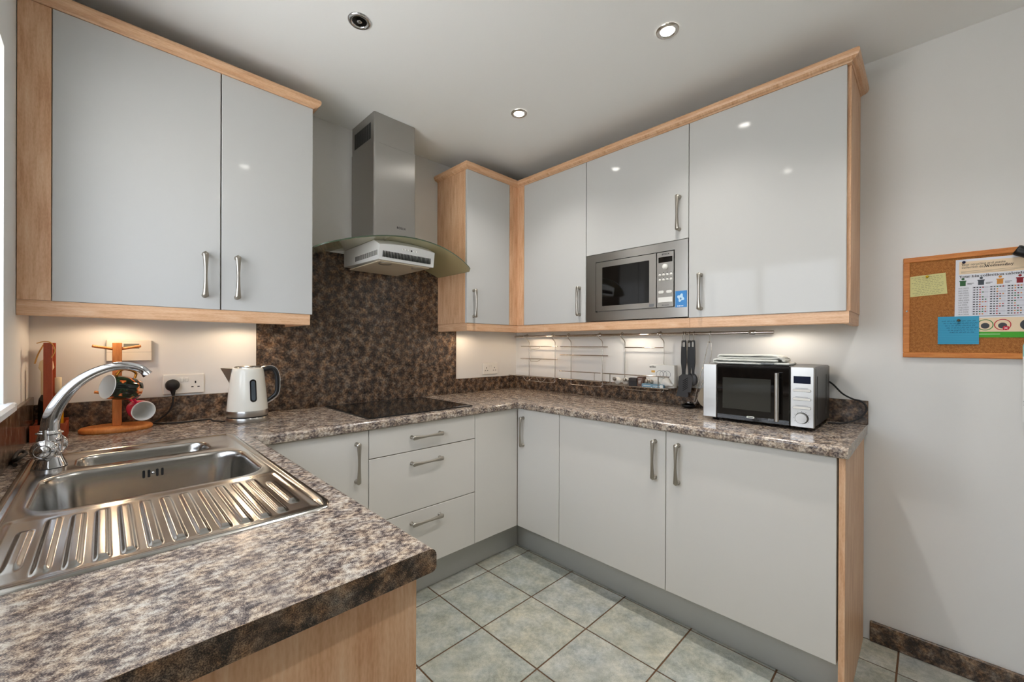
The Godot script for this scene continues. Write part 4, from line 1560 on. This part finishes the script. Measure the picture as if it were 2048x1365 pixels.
	for b in [[Vector3(W - 0.1, ys, 0.967), 0.0, "white globe light bulb standing at the end of the wire shelf"], [Vector3(W - 0.095, ys, 1.021), 0.3, "white globe light bulb on the wire shelf beside the black box"], [Vector3(W - 0.105, ys, 1.172), 0.2, "white light bulb on the wire shelf behind the flat blue box"], [Vector3(W - 0.105, ys, 1.215), -0.2, "white light bulb on the wire shelf in front of the bulb carton"]]:
		var lb := thing("light_bulb", b[0], b[2], "bulb", "spare bulbs on the wire shelf")
		lb.rotation.x = b[1] * 0.0
		B()
		T = Transform3D(Basis(Vector3(0, 0, 1), 1.25) * Basis(Vector3.RIGHT, b[1]), Vector3(0.012, 0.0225, 0))
		lathe([Vector2(0, -0.0215), Vector2(0.012, -0.018), Vector2(0.02, -0.009), Vector2(0.0215, 0.0), Vector2(0.0195, 0.01), Vector2(0.014, 0.02), Vector2(0.011, 0.03)], 24)
		done("glass", M.white_plastic, lb)
		B()
		T = Transform3D(Basis(Vector3(0, 0, 1), 1.25) * Basis(Vector3.RIGHT, b[1]), Vector3(0.012, 0.0225, 0))
		lathe([Vector2(0.011, 0.03), Vector2(0.0115, 0.034), Vector2(0.01, 0.037), Vector2(0.0105, 0.042), Vector2(0.009, 0.046), Vector2(0, 0.048)], 16)
		done("cap", M.handle_metal, lb)
	var kb := thing("small_box", Vector3(W - 0.1, ys, 1.082), "small black open carton on the wire shelf", "box")
	B()
	T = Transform3D(Basis(Vector3.UP, 0.25), Vector3.ZERO)
	for r in [[-0.02, -0.024, 0.02, -0.0228], [-0.02, 0.0228, 0.02, 0.024], [-0.02, -0.0228, -0.0188, 0.0228], [0.0188, -0.0228, 0.02, 0.0228]]:
		box(Vector3(r[0], 0, r[1]), Vector3(r[2], 0.046, r[3]))
	box(Vector3(-0.0188, 0, -0.0228), Vector3(0.0188, 0.0012, 0.0228))
	done("carton", mat("black_card", c8(48, 44, 44), 0.7), kb)
	B()
	T = Transform3D(Basis(Vector3.UP, 0.25), Vector3.ZERO)
	quad_n(Vector3(-0.0205, 0.046, -0.022), Vector3(-0.0205, 0.046, 0.022), Vector3(-0.03, 0.028, 0.024), Vector3(-0.03, 0.028, -0.024), Vector3(-1, 0.3, 0))
	done("flap", M.black_card, kb)
	kb = thing("small_box", Vector3(W - 0.095, ys, 1.132), "small brown printed carton on the wire shelf", "box")
	B()
	box(Vector3(-0.018, 0, -0.019), Vector3(0.018, 0.056, 0.019), 0.0008)
	done("carton", mat("brown_card", c8(104, 78, 66), 0.7), kb)
	B()
	for k in 4:
		box(Vector3(-0.0184, 0.018 + k * 0.008, -0.012), Vector3(-0.0179, 0.0205 + k * 0.008, 0.002 + 0.003 * k))
	done("print", M.card_white, kb)
	kb = thing("flat_box", Vector3(W - 0.118, ys, 1.215), "flat blue and white carton lying at the front of the wire shelf", "box")
	B()
	box(Vector3(-0.012, 0, -0.065), Vector3(0.012, 0.019, 0.065), 0.0008)
	done("carton", mat("blue_card", c8(120, 158, 180), 0.6), kb)
	B()
	for k in 2:
		box(Vector3(-0.0123, 0.008, -0.055 + k * 0.06), Vector3(-0.0119, 0.011, -0.01 + k * 0.055))
	box(Vector3(-0.0123, 0.002, 0.045), Vector3(-0.0119, 0.017, 0.062))
	done("print", M.card_white, kb)
	var bc := thing("bulb_carton", Vector3(W - 0.058, ys, 1.246), "white bulb carton with three outlined circles standing on the wire shelf", "box")
	B()
	box(Vector3(-0.02, 0, -0.073), Vector3(0.02, 0.127, 0.073), 0.001)
	done("carton", M.card_white, bc)
	B()
	for k in 3:
		T = Transform3D(Basis(Vector3(0, 0, 1), PI / 2), Vector3(-0.0203, 0.075, -0.012 + k * 0.021))
		lathe([Vector2(0.0215, 0.0), Vector2(0.0205, 0.0004), Vector2(0.0195, 0.0)], 36)
	done("print", M.ink_grey, bc)
	var F := face_right(Vector3.ZERO)
	text("wilko", 0.011, M.ink, bc, Transform3D(F.basis, Vector3(-0.0203, 0.115, -0.055)), "lettering", false, true)
	B()
	T.origin = Vector3(-0.0204, 0.083, -0.052)
	box(Vector3(0, 0, -0.011), Vector3(0.0004, 0.012, 0.011))
	done("print", mat("amber_print", c8(226, 178, 90), 0.6), bc)
	var fu := thing("funnel", Vector3(W - 0.1, ys, 1.295), "white plastic funnel lying at the end of the wire shelf", "funnel")
	B()
	T = Transform3D(aim(Vector3(0, 0, 1), Vector3(-0.35, -0.25, 0.9)), Vector3(0.006, 0.031, -0.02))
	lathe([Vector2(0.03, 0.0), Vector2(0.0305, 0.003), Vector2(0.009, 0.034), Vector2(0.006, 0.06), Vector2(0.005, 0.06), Vector2(0.0075, 0.034), Vector2(0.029, 0.003), Vector2(0.03, 0.0)], 28)
	done("cone", M.white_plastic, fu)
	# hanging utensils
	var i := 0
	for u in [[1.354, "turner", "black plain turner hanging behind the slotted turner"], [1.3655, "slotted", "black slotted turner hanging on the rail"], [1.388, "spoon", "black serving spoon hanging from the rail behind the slotted turner"], [1.4125, "fork", "black pasta server hanging from the rail nearest the freestanding microwave"]]:
		var z: float = u[0]
		var hx := xr - 0.004
		var hk := thing("rail_hook", Vector3(hx, 1.32, z), "small steel hook on the rail holding the " + ["black plain turner", "black slotted turner", "black serving spoon", "black pasta server"][i], "hook", "hooks with black utensils")
		B()
		tube(smooth_path([Vector3(0.013, 0.003, 0), Vector3(0.012, 0.0135, 0), Vector3(0.004, 0.0165, 0), Vector3(-0.006, 0.012, 0), Vector3(-0.0075, 0, 0), Vector3(-0.005, -0.02, 0), Vector3(-0.002, -0.038, 0), Vector3(-0.006, -0.046, 0), Vector3(-0.013, -0.043, 0), Vector3(-0.015, -0.034, 0)], 5), 0.0018, 7)
		done("hook_wire", M.wire_chrome, hk)
		var dx: float = [-0.014, -0.026, -0.012, -0.024][i]
		var t := thing("kitchen_utensil", Vector3(xr + dx + 0.01, 1.285, z), u[2], "utensil", "black utensils on the rail")
		B()
		T = F
		# tapering handle
		prism([Vector2(-0.008, -0.002), Vector2(-0.0065, 0.003), Vector2(0.0065, 0.003), Vector2(0.008, -0.002), Vector2(0.0105, -0.06), Vector2(0.011, -0.12), Vector2(0.006, -0.16), Vector2(0.005, -0.185), Vector2(-0.005, -0.185), Vector2(-0.006, -0.16), Vector2(-0.011, -0.12), Vector2(-0.0105, -0.06)], 2, -0.005, 0.005)
		done("grip", M.black_plastic, t)
		B()
		T = F
		prism(rrect(-0.0045, -0.034, 0.0045, -0.006, 0.0043), 2, 0.0048, 0.0062)
		done("hanging_tab", mat("tab_grey", c8(196, 194, 188), 0.4) if i == 0 else M.tab_grey, t)
		B()
		T = F
		if u[1] == "slotted":
			var y1 := -0.185
			var y0 := -0.283
			prism([Vector2(-0.03, y0), Vector2(-0.034, y1 - 0.05), Vector2(-0.03, y1 - 0.012), Vector2(-0.006, y1 + 0.004), Vector2(0.04, y1 - 0.006), Vector2(0.047, y1 - 0.02), Vector2(0.042, y1 - 0.06), Vector2(0.036, y0)], 2, -0.002, 0.0012)
		elif u[1] == "turner":
			prism([Vector2(-0.04, -0.31), Vector2(-0.036, -0.3), Vector2(-0.016, -0.2), Vector2(-0.006, -0.18), Vector2(0.006, -0.18), Vector2(0.016, -0.2), Vector2(0.03, -0.3), Vector2(0.024, -0.312)], 2, -0.002, 0.001)
		else:
			T = F * Transform3D(Basis(Vector3(1, 0, 0), Vector3(0, 1.4, 0), Vector3(0, 0, 0.4)), Vector3(0, -0.212, -0.008))
			lathe([Vector2(0, -0.024), Vector2(0.014, -0.019), Vector2(0.021, -0.005), Vector2(0.021, 0.007), Vector2(0.012, 0.02), Vector2(0, 0.026)], 20)
		var hd := done("head", M.utensil_nylon, t)
		if u[1] == "slotted":
			for k in 6:
				B()
				T = F * Transform3D(Basis(Vector3(0, 0, 1), 0.62), Vector3(0.006, -0.213 - k * 0.0105, 0.0012))
				box(Vector3(-0.017, -0.002, 0), Vector3(0.017, 0.002, 0.0004))
				done("slot", M.slot_shade, hd)
		i += 1
	# ladle with wire handle, on its hook
	var z := 1.4974
	var hk := thing("rail_hook", Vector3(xr - 0.004, 1.32, z), "small steel hook on the rail holding the steel strainer", "hook")
	B()
	tube(smooth_path([Vector3(0.013, 0.003, 0), Vector3(0.012, 0.0135, 0), Vector3(0.004, 0.0165, 0), Vector3(-0.006, 0.012, 0), Vector3(-0.0075, 0, 0), Vector3(-0.005, -0.02, 0), Vector3(-0.002, -0.038, 0), Vector3(-0.006, -0.046, 0), Vector3(-0.013, -0.043, 0)], 5), 0.0018, 7)
	done("hook_wire", M.wire_chrome, hk)
	var la := thing("steel_strainer", Vector3(xr - 0.012, 1.279, z), "steel strainer with a long wire handle hanging beside the freestanding microwave", "strainer")
	B()
	tube(smooth_path([Vector3(-0.012, -0.33, -0.078), Vector3(-0.006, -0.22, -0.055), Vector3(0, -0.1, -0.026), Vector3(0, -0.01, -0.008), Vector3(0, 0.0, 0.0), Vector3(0, -0.01, 0.008), Vector3(0, -0.1, 0.004), Vector3(-0.006, -0.22, -0.035), Vector3(-0.012, -0.33, -0.066)], 5), 0.0018, 7)
	done("wire_handle", M.wire_chrome, la)
	B()
	T = Transform3D(Basis(), Vector3(-0.022, -0.33, -0.088))
	lathe([Vector2(0.012, -0.024), Vector2(0.026, -0.015), Vector2(0.033, 0.0), Vector2(0.0345, 0.001), Vector2(0.032, 0.0), Vector2(0.025, -0.013), Vector2(0.0, -0.022), Vector2(0.0, -0.025), Vector2(0.012, -0.024)], 28)
	done("bowl", M.chrome, la)
	var wd := thing("round_board", Vector3(W - 0.03, YW + 0.0003, 1.488), "pale round wooden board leaning on the wall behind the freestanding microwave", "board")
	B()
	T = Transform3D(Basis(Vector3(0, 0, 1), PI / 2 - 0.12), Vector3(0, 0.112, 0))
	lathe([Vector2(0, -0.006), Vector2(0.058, -0.006), Vector2(0.06, -0.004), Vector2(0.06, 0.004), Vector2(0.058, 0.006), Vector2(0, 0.006)], 40)
	done("disc", mat("pale_wood", c8(206, 190, 164), 0.5), wd)
	wd.position.y = YW - 0.0515
	var dish := thing("black_dish", Vector3(W - 0.085, YW + 0.0003, 1.4), "small black dish on the worktop under the strainer", "dish")
	B()
	lathe([Vector2(0, 0), Vector2(0.022, 0), Vector2(0.034, 0.01), Vector2(0.037, 0.017), Vector2(0.0355, 0.0175), Vector2(0.031, 0.01), Vector2(0.02, 0.003), Vector2(0, 0.003)], 28)
	done("bowl", M.black_plastic, dish)

# ------------------------------------------------------------------ freestanding microwave
func build_counter_microwave() -> void:
	var F := face_right(Vector3.ZERO)
	var at := Vector3(2.163, YW + 0.0003, 1.583)
	var m := thing("microwave", at, "silver and black freestanding microwave on the right worktop", "microwave")
	var ww := 0.42
	B()
	T = F
	box(Vector3(0, 0.013, -0.345), Vector3(ww, 0.253, -0.018), 0.006)
	done("casing", mat("graphite_metal", c8(74, 73, 72), 0.32, 0.85), m)
	for p in [[0.04, -0.05], [ww - 0.04, -0.05], [0.04, -0.31], [ww - 0.04, -0.31]]:
		B()
		T = F * Transform3D(Basis(), Vector3(p[0], 0, p[1]))
		lathe([Vector2(0, 0), Vector2(0.014, 0), Vector2(0.016, 0.014), Vector2(0, 0.014)], 16)
		done("foot", M.black_plastic, m)
	B()
	T = F
	box(Vector3(0, 0.012, -0.0175), Vector3(0.0595, 0.254, 0.0), 0.003)
	done("front_strip", M.brushed_steel, m)
	B()
	T = F
	box(Vector3(0.06, 0.012, -0.0175), Vector3(0.339, 0.254, 0.0), 0.003)
	var d := done("door", M.black_glass, m)
	B()
	T = F
	box(Vector3(0.085, 0.06, 0.0), Vector3(0.272, 0.196, 0.0003))
	done("door_window", mat("window_mesh", c8(52, 52, 48), 0.08), d)
	B()
	T = F
	tube([Vector3(0.3, 0.03, 0.031), Vector3(0.3, 0.226, 0.031)], 0.0085, 18)
	var hd := done("door_handle", M.brushed_steel, d)
	for yy: float in [0.05, 0.206]:
		B()
		T = F
		rod(Vector3(0.3, yy, 0.0), Vector3(0.3, yy, 0.03), 0.005, 10)
		done("handle_post", M.chrome, hd)
	B()
	T = F
	prism(rrect(0.182, 0.026, 0.212, 0.0345, 0.004), 2, 0.0, 0.0012)
	var bd := done("badge", M.card_white, d)
	B()
	T = F
	box(Vector3(0.186, 0.029, 0.0011), Vector3(0.208, 0.0315, 0.0015))
	done("badge_print", M.ink, bd)
	B()
	T = F
	for k in 3:
		box(Vector3(0.264 + k * 0.007, 0.025, 0.0), Vector3(0.269 + k * 0.007, 0.034, 0.0004))
	done("print", M.ink_grey, d)
	B()
	T = F
	box(Vector3(0.3395, 0.012, -0.0175), Vector3(0.42, 0.254, 0.0), 0.003)
	var cp := done("control_panel", M.brushed_steel, m)
	B()
	T = F
	box(Vector3(0.3515, 0.187, -0.001), Vector3(0.408, 0.216, 0.0005))
	done("display", mat("blue_lcd", c8(24, 32, 52), 0.1), cp)
	for k in 3:
		B()
		T = F
		prism(rrect(0.3495, 0.1538 - k * 0.0345, 0.4095, 0.1648 - k * 0.0345, 0.005), 2, -0.0005, 0.0006)
		done("button_surround", M.ink, cp)
		B()
		T = F
		prism(rrect(0.3505, 0.155 - k * 0.0345, 0.4085, 0.164 - k * 0.0345, 0.004), 2, -0.0005, 0.0035)
		done("button", M.white_plastic, cp)
		B()
		T = F
		box(Vector3(0.358, 0.1675 - k * 0.0345, -0.0002), Vector3(0.4, 0.169 - k * 0.0345, 0.0003))
		done("print", M.ink_grey, cp)
	B()
	T = F * Transform3D(Basis(Vector3.RIGHT, PI / 2), Vector3(0.3795, 0.05, 0.0))
	lathe([Vector2(0.0228, 0.0), Vector2(0.0226, 0.0008), Vector2(0.0, 0.0009)], 32)
	done("dial_ring", M.ink, cp)
	B()
	T = F * Transform3D(Basis(Vector3.RIGHT, PI / 2), Vector3(0.3795, 0.05, 0.0006))
	lathe([Vector2(0.021, 0.0), Vector2(0.0205, 0.012), Vector2(0.019, 0.0155)], 32)
	lathe([Vector2(0.019, 0.0155), Vector2(0.0, 0.016)], 32, 2)
	done("dial", M.brushed_steel, cp)
	B()
	for k in 9:
		var a := deg_to_rad(-30.0 + 30.0 * k)
		T = F * Transform3D(Basis(Vector3(0, 0, 1), a), Vector3(0.3795, 0.05, 0.0))
		box(Vector3(0.0255, -0.001, -0.0002), Vector3(0.0275, 0.001, 0.0003))
	done("print", M.ink, cp)
	for k in 2:
		B()
		T = F
		box(Vector3(ww - 0.0005, 0.045, -0.075 - k * 0.2), Vector3(ww + 0.0012, 0.215, -0.055 - k * 0.2))
		done("side_rib", M.graphite_metal, m)
	# flex
	B()
	var o := Vector3(2.49, 1.1, 2.005)
	var fp := []
	for v in [Vector3(2.495, 1.1, 2.004), Vector3(2.5, 1.085, 2.02), Vector3(2.5, 1.05, 2.05), Vector3(2.5, 1.03, 2.085), Vector3(2.498, 1.022, 2.115), Vector3(2.49, 0.995, 2.132), Vector3(2.475, 0.962, 2.118), Vector3(2.46, 0.94, 2.09), Vector3(2.445, 0.9265, 2.05), Vector3(2.43, 0.926, 2.008)]:
		fp.append(v - o)
	var fl := thing("microwave_flex", o, "black mains flex looping beside the freestanding microwave", "cord")
	tube(smooth_path(fp, 6), 0.0034, 8)
	done("flex", M.black_rubber, fl)
	# folded towel
	var tn := FastNoiseLite.new()
	tn.seed = 5
	tn.frequency = 9.0
	var tm := mat("towel_cloth", c8(226, 226, 218), 0.95)
	tm.rim_enabled = true
	tm.rim = 0.4
	var hn := NoiseTexture2D.new()
	hn.width = 256
	hn.height = 256
	hn.seamless = true
	hn.noise = noise(77, 0.12, 3)
	tm.heightmap_enabled = true
	tm.heightmap_texture = hn
	tm.heightmap_scale = 0.15
	tm.uv1_scale = Vector3.ONE * 9.0
	var tw := thing("folded_towel", Vector3(2.25, YW + 0.254, 1.76), "folded white and grey towel on top of the freestanding microwave", "towel")
	for L in [[[[0.15, 0.0065], [0.06, 0.006], [-0.06, 0.006], [-0.128, 0.0065], [-0.141, 0.0135], [-0.127, 0.0205], [-0.05, 0.0185], [0.05, 0.019], [0.108, 0.0185]], 0.0052, -0.055, 0.09], [[[0.11, 0.0305], [0.04, 0.029], [-0.05, 0.029], [-0.112, 0.0295], [-0.123, 0.0345], [-0.11, 0.0405], [-0.04, 0.0395], [0.03, 0.0405], [0.085, 0.039], [0.112, 0.034], [0.126, 0.023], [0.131, 0.0165]], 0.0045, -0.048, 0.08]]:
		B()
		var ctr := []
		for p in L[0]:
			ctr.append(Vector3(0, p[1], p[0]))
		ctr = smooth_path(ctr, 6)
		var nx := 12
		var up := []
		var dn := []
		for i in ctr.size():
			var dir: Vector3 = (ctr[mini(i + 1, ctr.size() - 1)] - ctr[maxi(i - 1, 0)]).normalized()
			var nrm := Vector3(0, dir.z, -dir.y)
			var ru := []
			var rd := []
			for j in nx + 1:
				var x := lerpf(L[2], L[3], float(j) / nx)
				var e := 1.0 if j > 0 and j < nx else 0.45
				var c: Vector3 = ctr[i] + Vector3(x + tn.get_noise_2d(ctr[i].z, 3.0) * 0.012, 0, tn.get_noise_2d(x * 2.0, ctr[i].y * 40.0) * 0.006)
				var w := (tn.get_noise_3d(x, ctr[i].y * 30.0, ctr[i].z) * 0.0012 + tn.get_noise_3d(x * 5.0, ctr[i].y * 60.0, ctr[i].z * 5.0) * 0.0012)
				ru.append(c + nrm * (L[1] * e + w))
				rd.append(c - nrm * (L[1] * e - w))
			up.append(ru)
			dn.append(rd)
		for i in ctr.size() - 1:
			for j in nx:
				var n: Vector3 = up[i][j] - dn[i][j]
				quad_n(up[i][j], up[i + 1][j], up[i + 1][j + 1], up[i][j + 1], n, 1)
				quad_n(dn[i][j], dn[i + 1][j], dn[i + 1][j + 1], dn[i][j + 1], -n, 1)
			for j in [0, nx]:
				quad_n(up[i][j], up[i + 1][j], dn[i + 1][j], dn[i][j], Vector3(-1 if j == 0 else 1, 0, 0), 1)
		for i in [0, ctr.size() - 1]:
			for j in nx:
				quad_n(up[i][j], up[i][j + 1], dn[i][j + 1], dn[i][j], ctr[i] - ctr[1 if i == 0 else i - 1], 1)
		done("fold", tm, tw)
	B()
	box(Vector3(-0.0585, 0.003, 0.03), Vector3(-0.0545, 0.0095, 0.1), 0.002)
	done("grey_stripe", mat("towel_grey", c8(120, 124, 126), 0.95), tw)

# ------------------------------------------------------------------ cork board
func paper(called: String, label: String, cat: String, at: Vector3, w: float, h: float, im: Image, turn := 0.0, back := Color.WHITE) -> Node3D:
	var t := thing(called, at, label, cat)
	var F := face_right(Vector3.ZERO)
	F.basis = F.basis * Basis(Vector3(0, 0, 1), turn)
	B()
	T = F
	box(Vector3(-w / 2, -h / 2, -0.0008), Vector3(w / 2, h / 2, 0.0))
	done("sheet", mat(called + "_paper", back, 0.8), t)
	var q := QuadMesh.new()
	q.size = Vector2(w, h)
	inst(q, textured(called + "_print", ImageTexture.create_from_image(im), 1.0, 0.75), "print", t, Transform3D(F.basis, F * Vector3(0, 0, 0.0002)))
	return t

func pin(at: Vector3, c: Color, label: String) -> void:
	var p := thing("drawing_pin", at, label, "pin")
	B()
	T = Transform3D(Basis(Vector3(0, 0, 1), PI / 2), Vector3.ZERO)
	lathe([Vector2(0.0, 0.0), Vector2(0.0045, 0.0), Vector2(0.003, 0.003), Vector2(0.0028, 0.006), Vector2(0.0048, 0.009), Vector2(0.0, 0.01)], 14)
	done("pin_head", mat("pin_%s" % c.to_html(), c, 0.25), p)

func scribble(im: Image, rng: RandomNumberGenerator, x0: int, x1: int, y: int, c: Color) -> void:
	var x := float(x0)
	while x < x1:
		var len := rng.randi_range(6, 18)
		for k in len:
			var yy := y + int(3.0 * sin(k * rng.randf_range(0.8, 1.6)))
			var xx := int(x + k)
			if xx < im.get_width() - 1 and yy > 0 and yy < im.get_height() - 1:
				im.set_pixel(xx, yy, c)
				im.set_pixel(xx, yy + 1, c)
		x += len + rng.randi_range(3, 7)

func disc(im: Image, cx: float, cy: float, r: float, c: Color) -> void:
	for yy in range(int(cy - r), int(cy + r) + 1):
		for xx in range(int(cx - r), int(cx + r) + 1):
			if Vector2(xx - cx, yy - cy).length() <= r and xx >= 0 and yy >= 0 and xx < im.get_width() and yy < im.get_height():
				im.set_pixel(xx, yy, c)

func build_board() -> void:
	var F := face_right(Vector3.ZERO)
	var z0 := 2.241
	var wd := 0.6
	var y0 := 1.214
	var hh := 0.403
	var b := thing("cork_board", Vector3(W - 0.0006, y0, z0), "cork noticeboard with orange wooden frame on the right wall", "noticeboard")
	B()
	T = F
	box(Vector3(0.012, 0.012, 0.0), Vector3(wd - 0.012, hh - 0.012, 0.008))
	done("cork_sheet", M.cork, b)
	for r in [[0, 0, wd, 0.02], [0, hh - 0.02, wd, hh]]:
		B()
		T = F
		box(Vector3(r[0], r[1], 0), Vector3(r[2], r[3], 0.014), 0.002)
		done("frame_rail", M.frame_wood, b)
	for x: float in [0.0, wd - 0.02]:
		B()
		T = F
		box(Vector3(x, 0.0202, 0), Vector3(x + 0.02, hh - 0.0202, 0.014), 0.002)
		done("frame_stile", M.frame_wood, b)
	B()
	T = F * Transform3D(Basis(Vector3.RIGHT, PI / 2), Vector3(0.0105, 0.187, 0.014))
	lathe([Vector2(0.0042, 0), Vector2(0.0035, 0.0015), Vector2(0, 0.0018)], 14)
	done("screw_head", M.chrome, b)
	var xs := W - 0.0102
	# calendar sheet, A4 portrait
	var k := 512
	var kh := 724
	var im := Image.create(k, kh, false, Image.FORMAT_RGB8)
	im.fill(c8(228, 229, 236))
	var tan := c8(240, 216, 184)
	im.fill_rect(Rect2i(22, 22, 490, 116), tan)
	im.fill_rect(Rect2i(0, 545, 512, 128), tan)
	im.fill_rect(Rect2i(0, 673, 512, 51), c8(74, 170, 52))
	var rng := RandomNumberGenerator.new()
	rng.seed = 11
	var pal := [c8(196, 60, 60), c8(60, 70, 74), c8(150, 40, 48), c8(46, 110, 70), c8(220, 140, 70)]
	for r in 12:
		var yy := 258 + r * 22
		for c in 4:
			im.fill_rect(Rect2i(108 + c * 102, yy, 98, 18), c8(206, 206, 216) if r % 2 == 0 else c8(216, 217, 226))
			im.fill_rect(Rect2i(114 + c * 102, yy + 5, 12, 8), c8(60, 60, 68))
			for e in 2 + rng.randi() % 3:
				disc(im, 138 + c * 102 + e * 17, yy + 9, 5.0, pal[1] if e == 0 else pal[rng.randi() % 5])
	for c in 5:
		var cc: Color = [c8(52, 96, 60), c8(70, 76, 84), c8(208, 142, 66), c8(140, 30, 42), c8(32, 104, 56)][c]
		var xx := 30 + c * 112
		im.fill_rect(Rect2i(xx, 206, 36, 40), cc)
		im.fill_rect(Rect2i(xx - 4, 198, 44, 9), cc)
		disc(im, xx + 18, 182, 10, cc)
		im.fill_rect(Rect2i(xx + 46, 224, 40, 4), c8(70, 70, 76))
		im.fill_rect(Rect2i(xx + 46, 233, 28, 4), c8(70, 70, 76))
	for r in 3:
		im.fill_rect(Rect2i(34, 110 + r * 9, 440 - r * 60, 3), c8(170, 150, 130))
	im.fill_rect(Rect2i(24, 527, 430, 4), c8(90, 90, 96))
	for e in [[190, 610, c8(58, 128, 62)], [292, 610, c8(192, 34, 52)], [440, 612, c8(70, 72, 76)]]:
		disc(im, e[0], e[1], 50, e[2])
		if e[2] != c8(70, 72, 76):
			disc(im, e[0], e[1], 44, tan)
		disc(im, e[0], e[1] + 8, 26, c8(70, 72, 76))
	for e in [[312, 640], [446, 610]]:
		disc(im, e[0], e[1], 20, c8(196, 36, 56))
		for q in range(-9, 10):
			for w in 4:
				im.set_pixel(e[0] + q + w - 2, e[1] + q, Color.WHITE)
				im.set_pixel(e[0] + q + w - 2, e[1] - q, Color.WHITE)
	im.fill_rect(Rect2i(30, 692, 250, 4), c8(220, 240, 214))
	var ca := paper("calendar_sheet", "printed bin collection calendar pinned to the cork board", "calendar", Vector3(xs, 1.4405, 2.4905), 0.21, 0.297, im, -0.012, c8(228, 229, 236))
	var lines := [["Your recycling and waste", 0.0072, 0.128, M.ink, -0.088, false], ["collection day is ", 0.0072, 0.1175, M.ink, -0.088, false], ["Wednesday", 0.0088, 0.1175, M.ink, -0.03, true], ["Your bin collection calendar", 0.0085, 0.083, M.ink, -0.094, true]]
	for l in lines:
		var tx := text(l[0], l[1], l[3], ca, Transform3D(F.basis, F * Vector3(l[4], l[2], 0.0006)), "lettering", l[5], l[5])
		(tx.mesh as TextMesh).horizontal_alignment = HORIZONTAL_ALIGNMENT_LEFT
	var mo := ["Dec 2025", "Jan 2026", "Feb 2026", "Mar 2026", "Apr 2026", "May 2026", "Jun 2026", "Jul 2026", "Aug 2026", "Sep 2026", "Oct 2026", "Nov 2026"]
	for r in 12:
		var tx := text(mo[r], 0.0048, M.ink_grey, ca, Transform3D(F.basis, F * Vector3(-0.096, 0.1485 - (267 + r * 22) * 0.297 / 724.0, 0.0006)))
		(tx.mesh as TextMesh).horizontal_alignment = HORIZONTAL_ALIGNMENT_LEFT
	var ny := Image.create(200, 170, false, Image.FORMAT_RGB8)
	ny.fill(c8(214, 208, 146))
	for r in 11:
		scribble(ny, rng, 14 + (r % 3) * 12, 186 - (r % 4) * 10, 16 + r * 14, c8(106, 104, 88))
	paper("sticky_note", "pale yellow handwritten note pinned to the cork board", "note", Vector3(xs, 1.502, 2.311), 0.104, 0.082, ny, 0.06, c8(214, 208, 146))
	var nb := Image.create(200, 160, false, Image.FORMAT_RGB8)
	nb.fill(c8(64, 160, 196))
	for r in 12:
		nb.fill_rect(Rect2i(0, 40 + r * 10, 200, 1), c8(48, 136, 176))
	for r in 6:
		scribble(nb, rng, 20 + r * 8, 180, 26 + r * 13, c8(22, 64, 96))
	paper("index_card", "bright blue handwritten card pinned over the corner of the calendar", "note", Vector3(xs - 0.003, 1.3205, 2.3935), 0.107, 0.106, nb, 0.0, c8(64, 160, 196))
	pin(Vector3(xs - 0.0008, 1.535, 2.31), c8(226, 190, 40), "yellow pin holding the pale yellow note")
	pin(Vector3(xs - 0.004, 1.358, 2.395), c8(96, 92, 70), "dark pin holding the bright blue card")
	pin(Vector3(xs - 0.0008, 1.578, 2.408), c8(36, 44, 84), "navy pin holding the corner of the calendar")
	# torch hanging over the calendar and a leaflet at the frame edge
	var to := thing("torch", Vector3(W - 0.033, 1.578, 2.575), "black torch with silver band hanging in front of the calendar", "torch")
	var ax := aim(Vector3(1, 0, 0), Vector3(0, 0.5, -0.866))
	B()
	T = Transform3D(ax, Vector3.ZERO)
	lathe([Vector2(0.0, 0.05), Vector2(0.0165, 0.05), Vector2(0.0185, 0.045), Vector2(0.0175, 0.016)], 24)
	done("torch_head", M.black_plastic, to)
	B()
	T = Transform3D(ax, Vector3.ZERO)
	lathe([Vector2(0.0175, 0.016), Vector2(0.0182, 0.014), Vector2(0.0182, 0.0), Vector2(0.0172, -0.002)], 24)
	done("silver_band", M.chrome, to)
	B()
	T = Transform3D(ax, Vector3.ZERO)
	lathe([Vector2(0.0172, -0.002), Vector2(0.013, -0.02), Vector2(0.013, -0.09), Vector2(0.0, -0.092)], 24)
	done("torch_barrel", M.black_plastic, to)
	var le := thing("leaflet", Vector3(W - 0.019, 1.0, 2.55), "white leaflet with mint green top hanging below the cork board frame", "leaflet")
	B()
	T = F
	box(Vector3(0.0, -0.01, 0.0), Vector3(0.21, 0.223, 0.0012))
	done("sheet", M.card_white, le)
	B()
	T = F
	prism([Vector2(0.0, 0.223), Vector2(0.21, 0.223), Vector2(0.21, 0.297), Vector2(0.012, 0.297), Vector2(0.0, 0.262)], 2, 0.0, 0.0012)
	done("green_header", mat("mint", c8(150, 200, 190), 0.7), le)
	var ti := text("ISSUE", 0.014, M.ink_grey, le, Transform3D(F.basis, F * Vector3(0.001, 0.057, 0.0014)))
	(ti.mesh as TextMesh).horizontal_alignment = HORIZONTAL_ALIGNMENT_LEFT
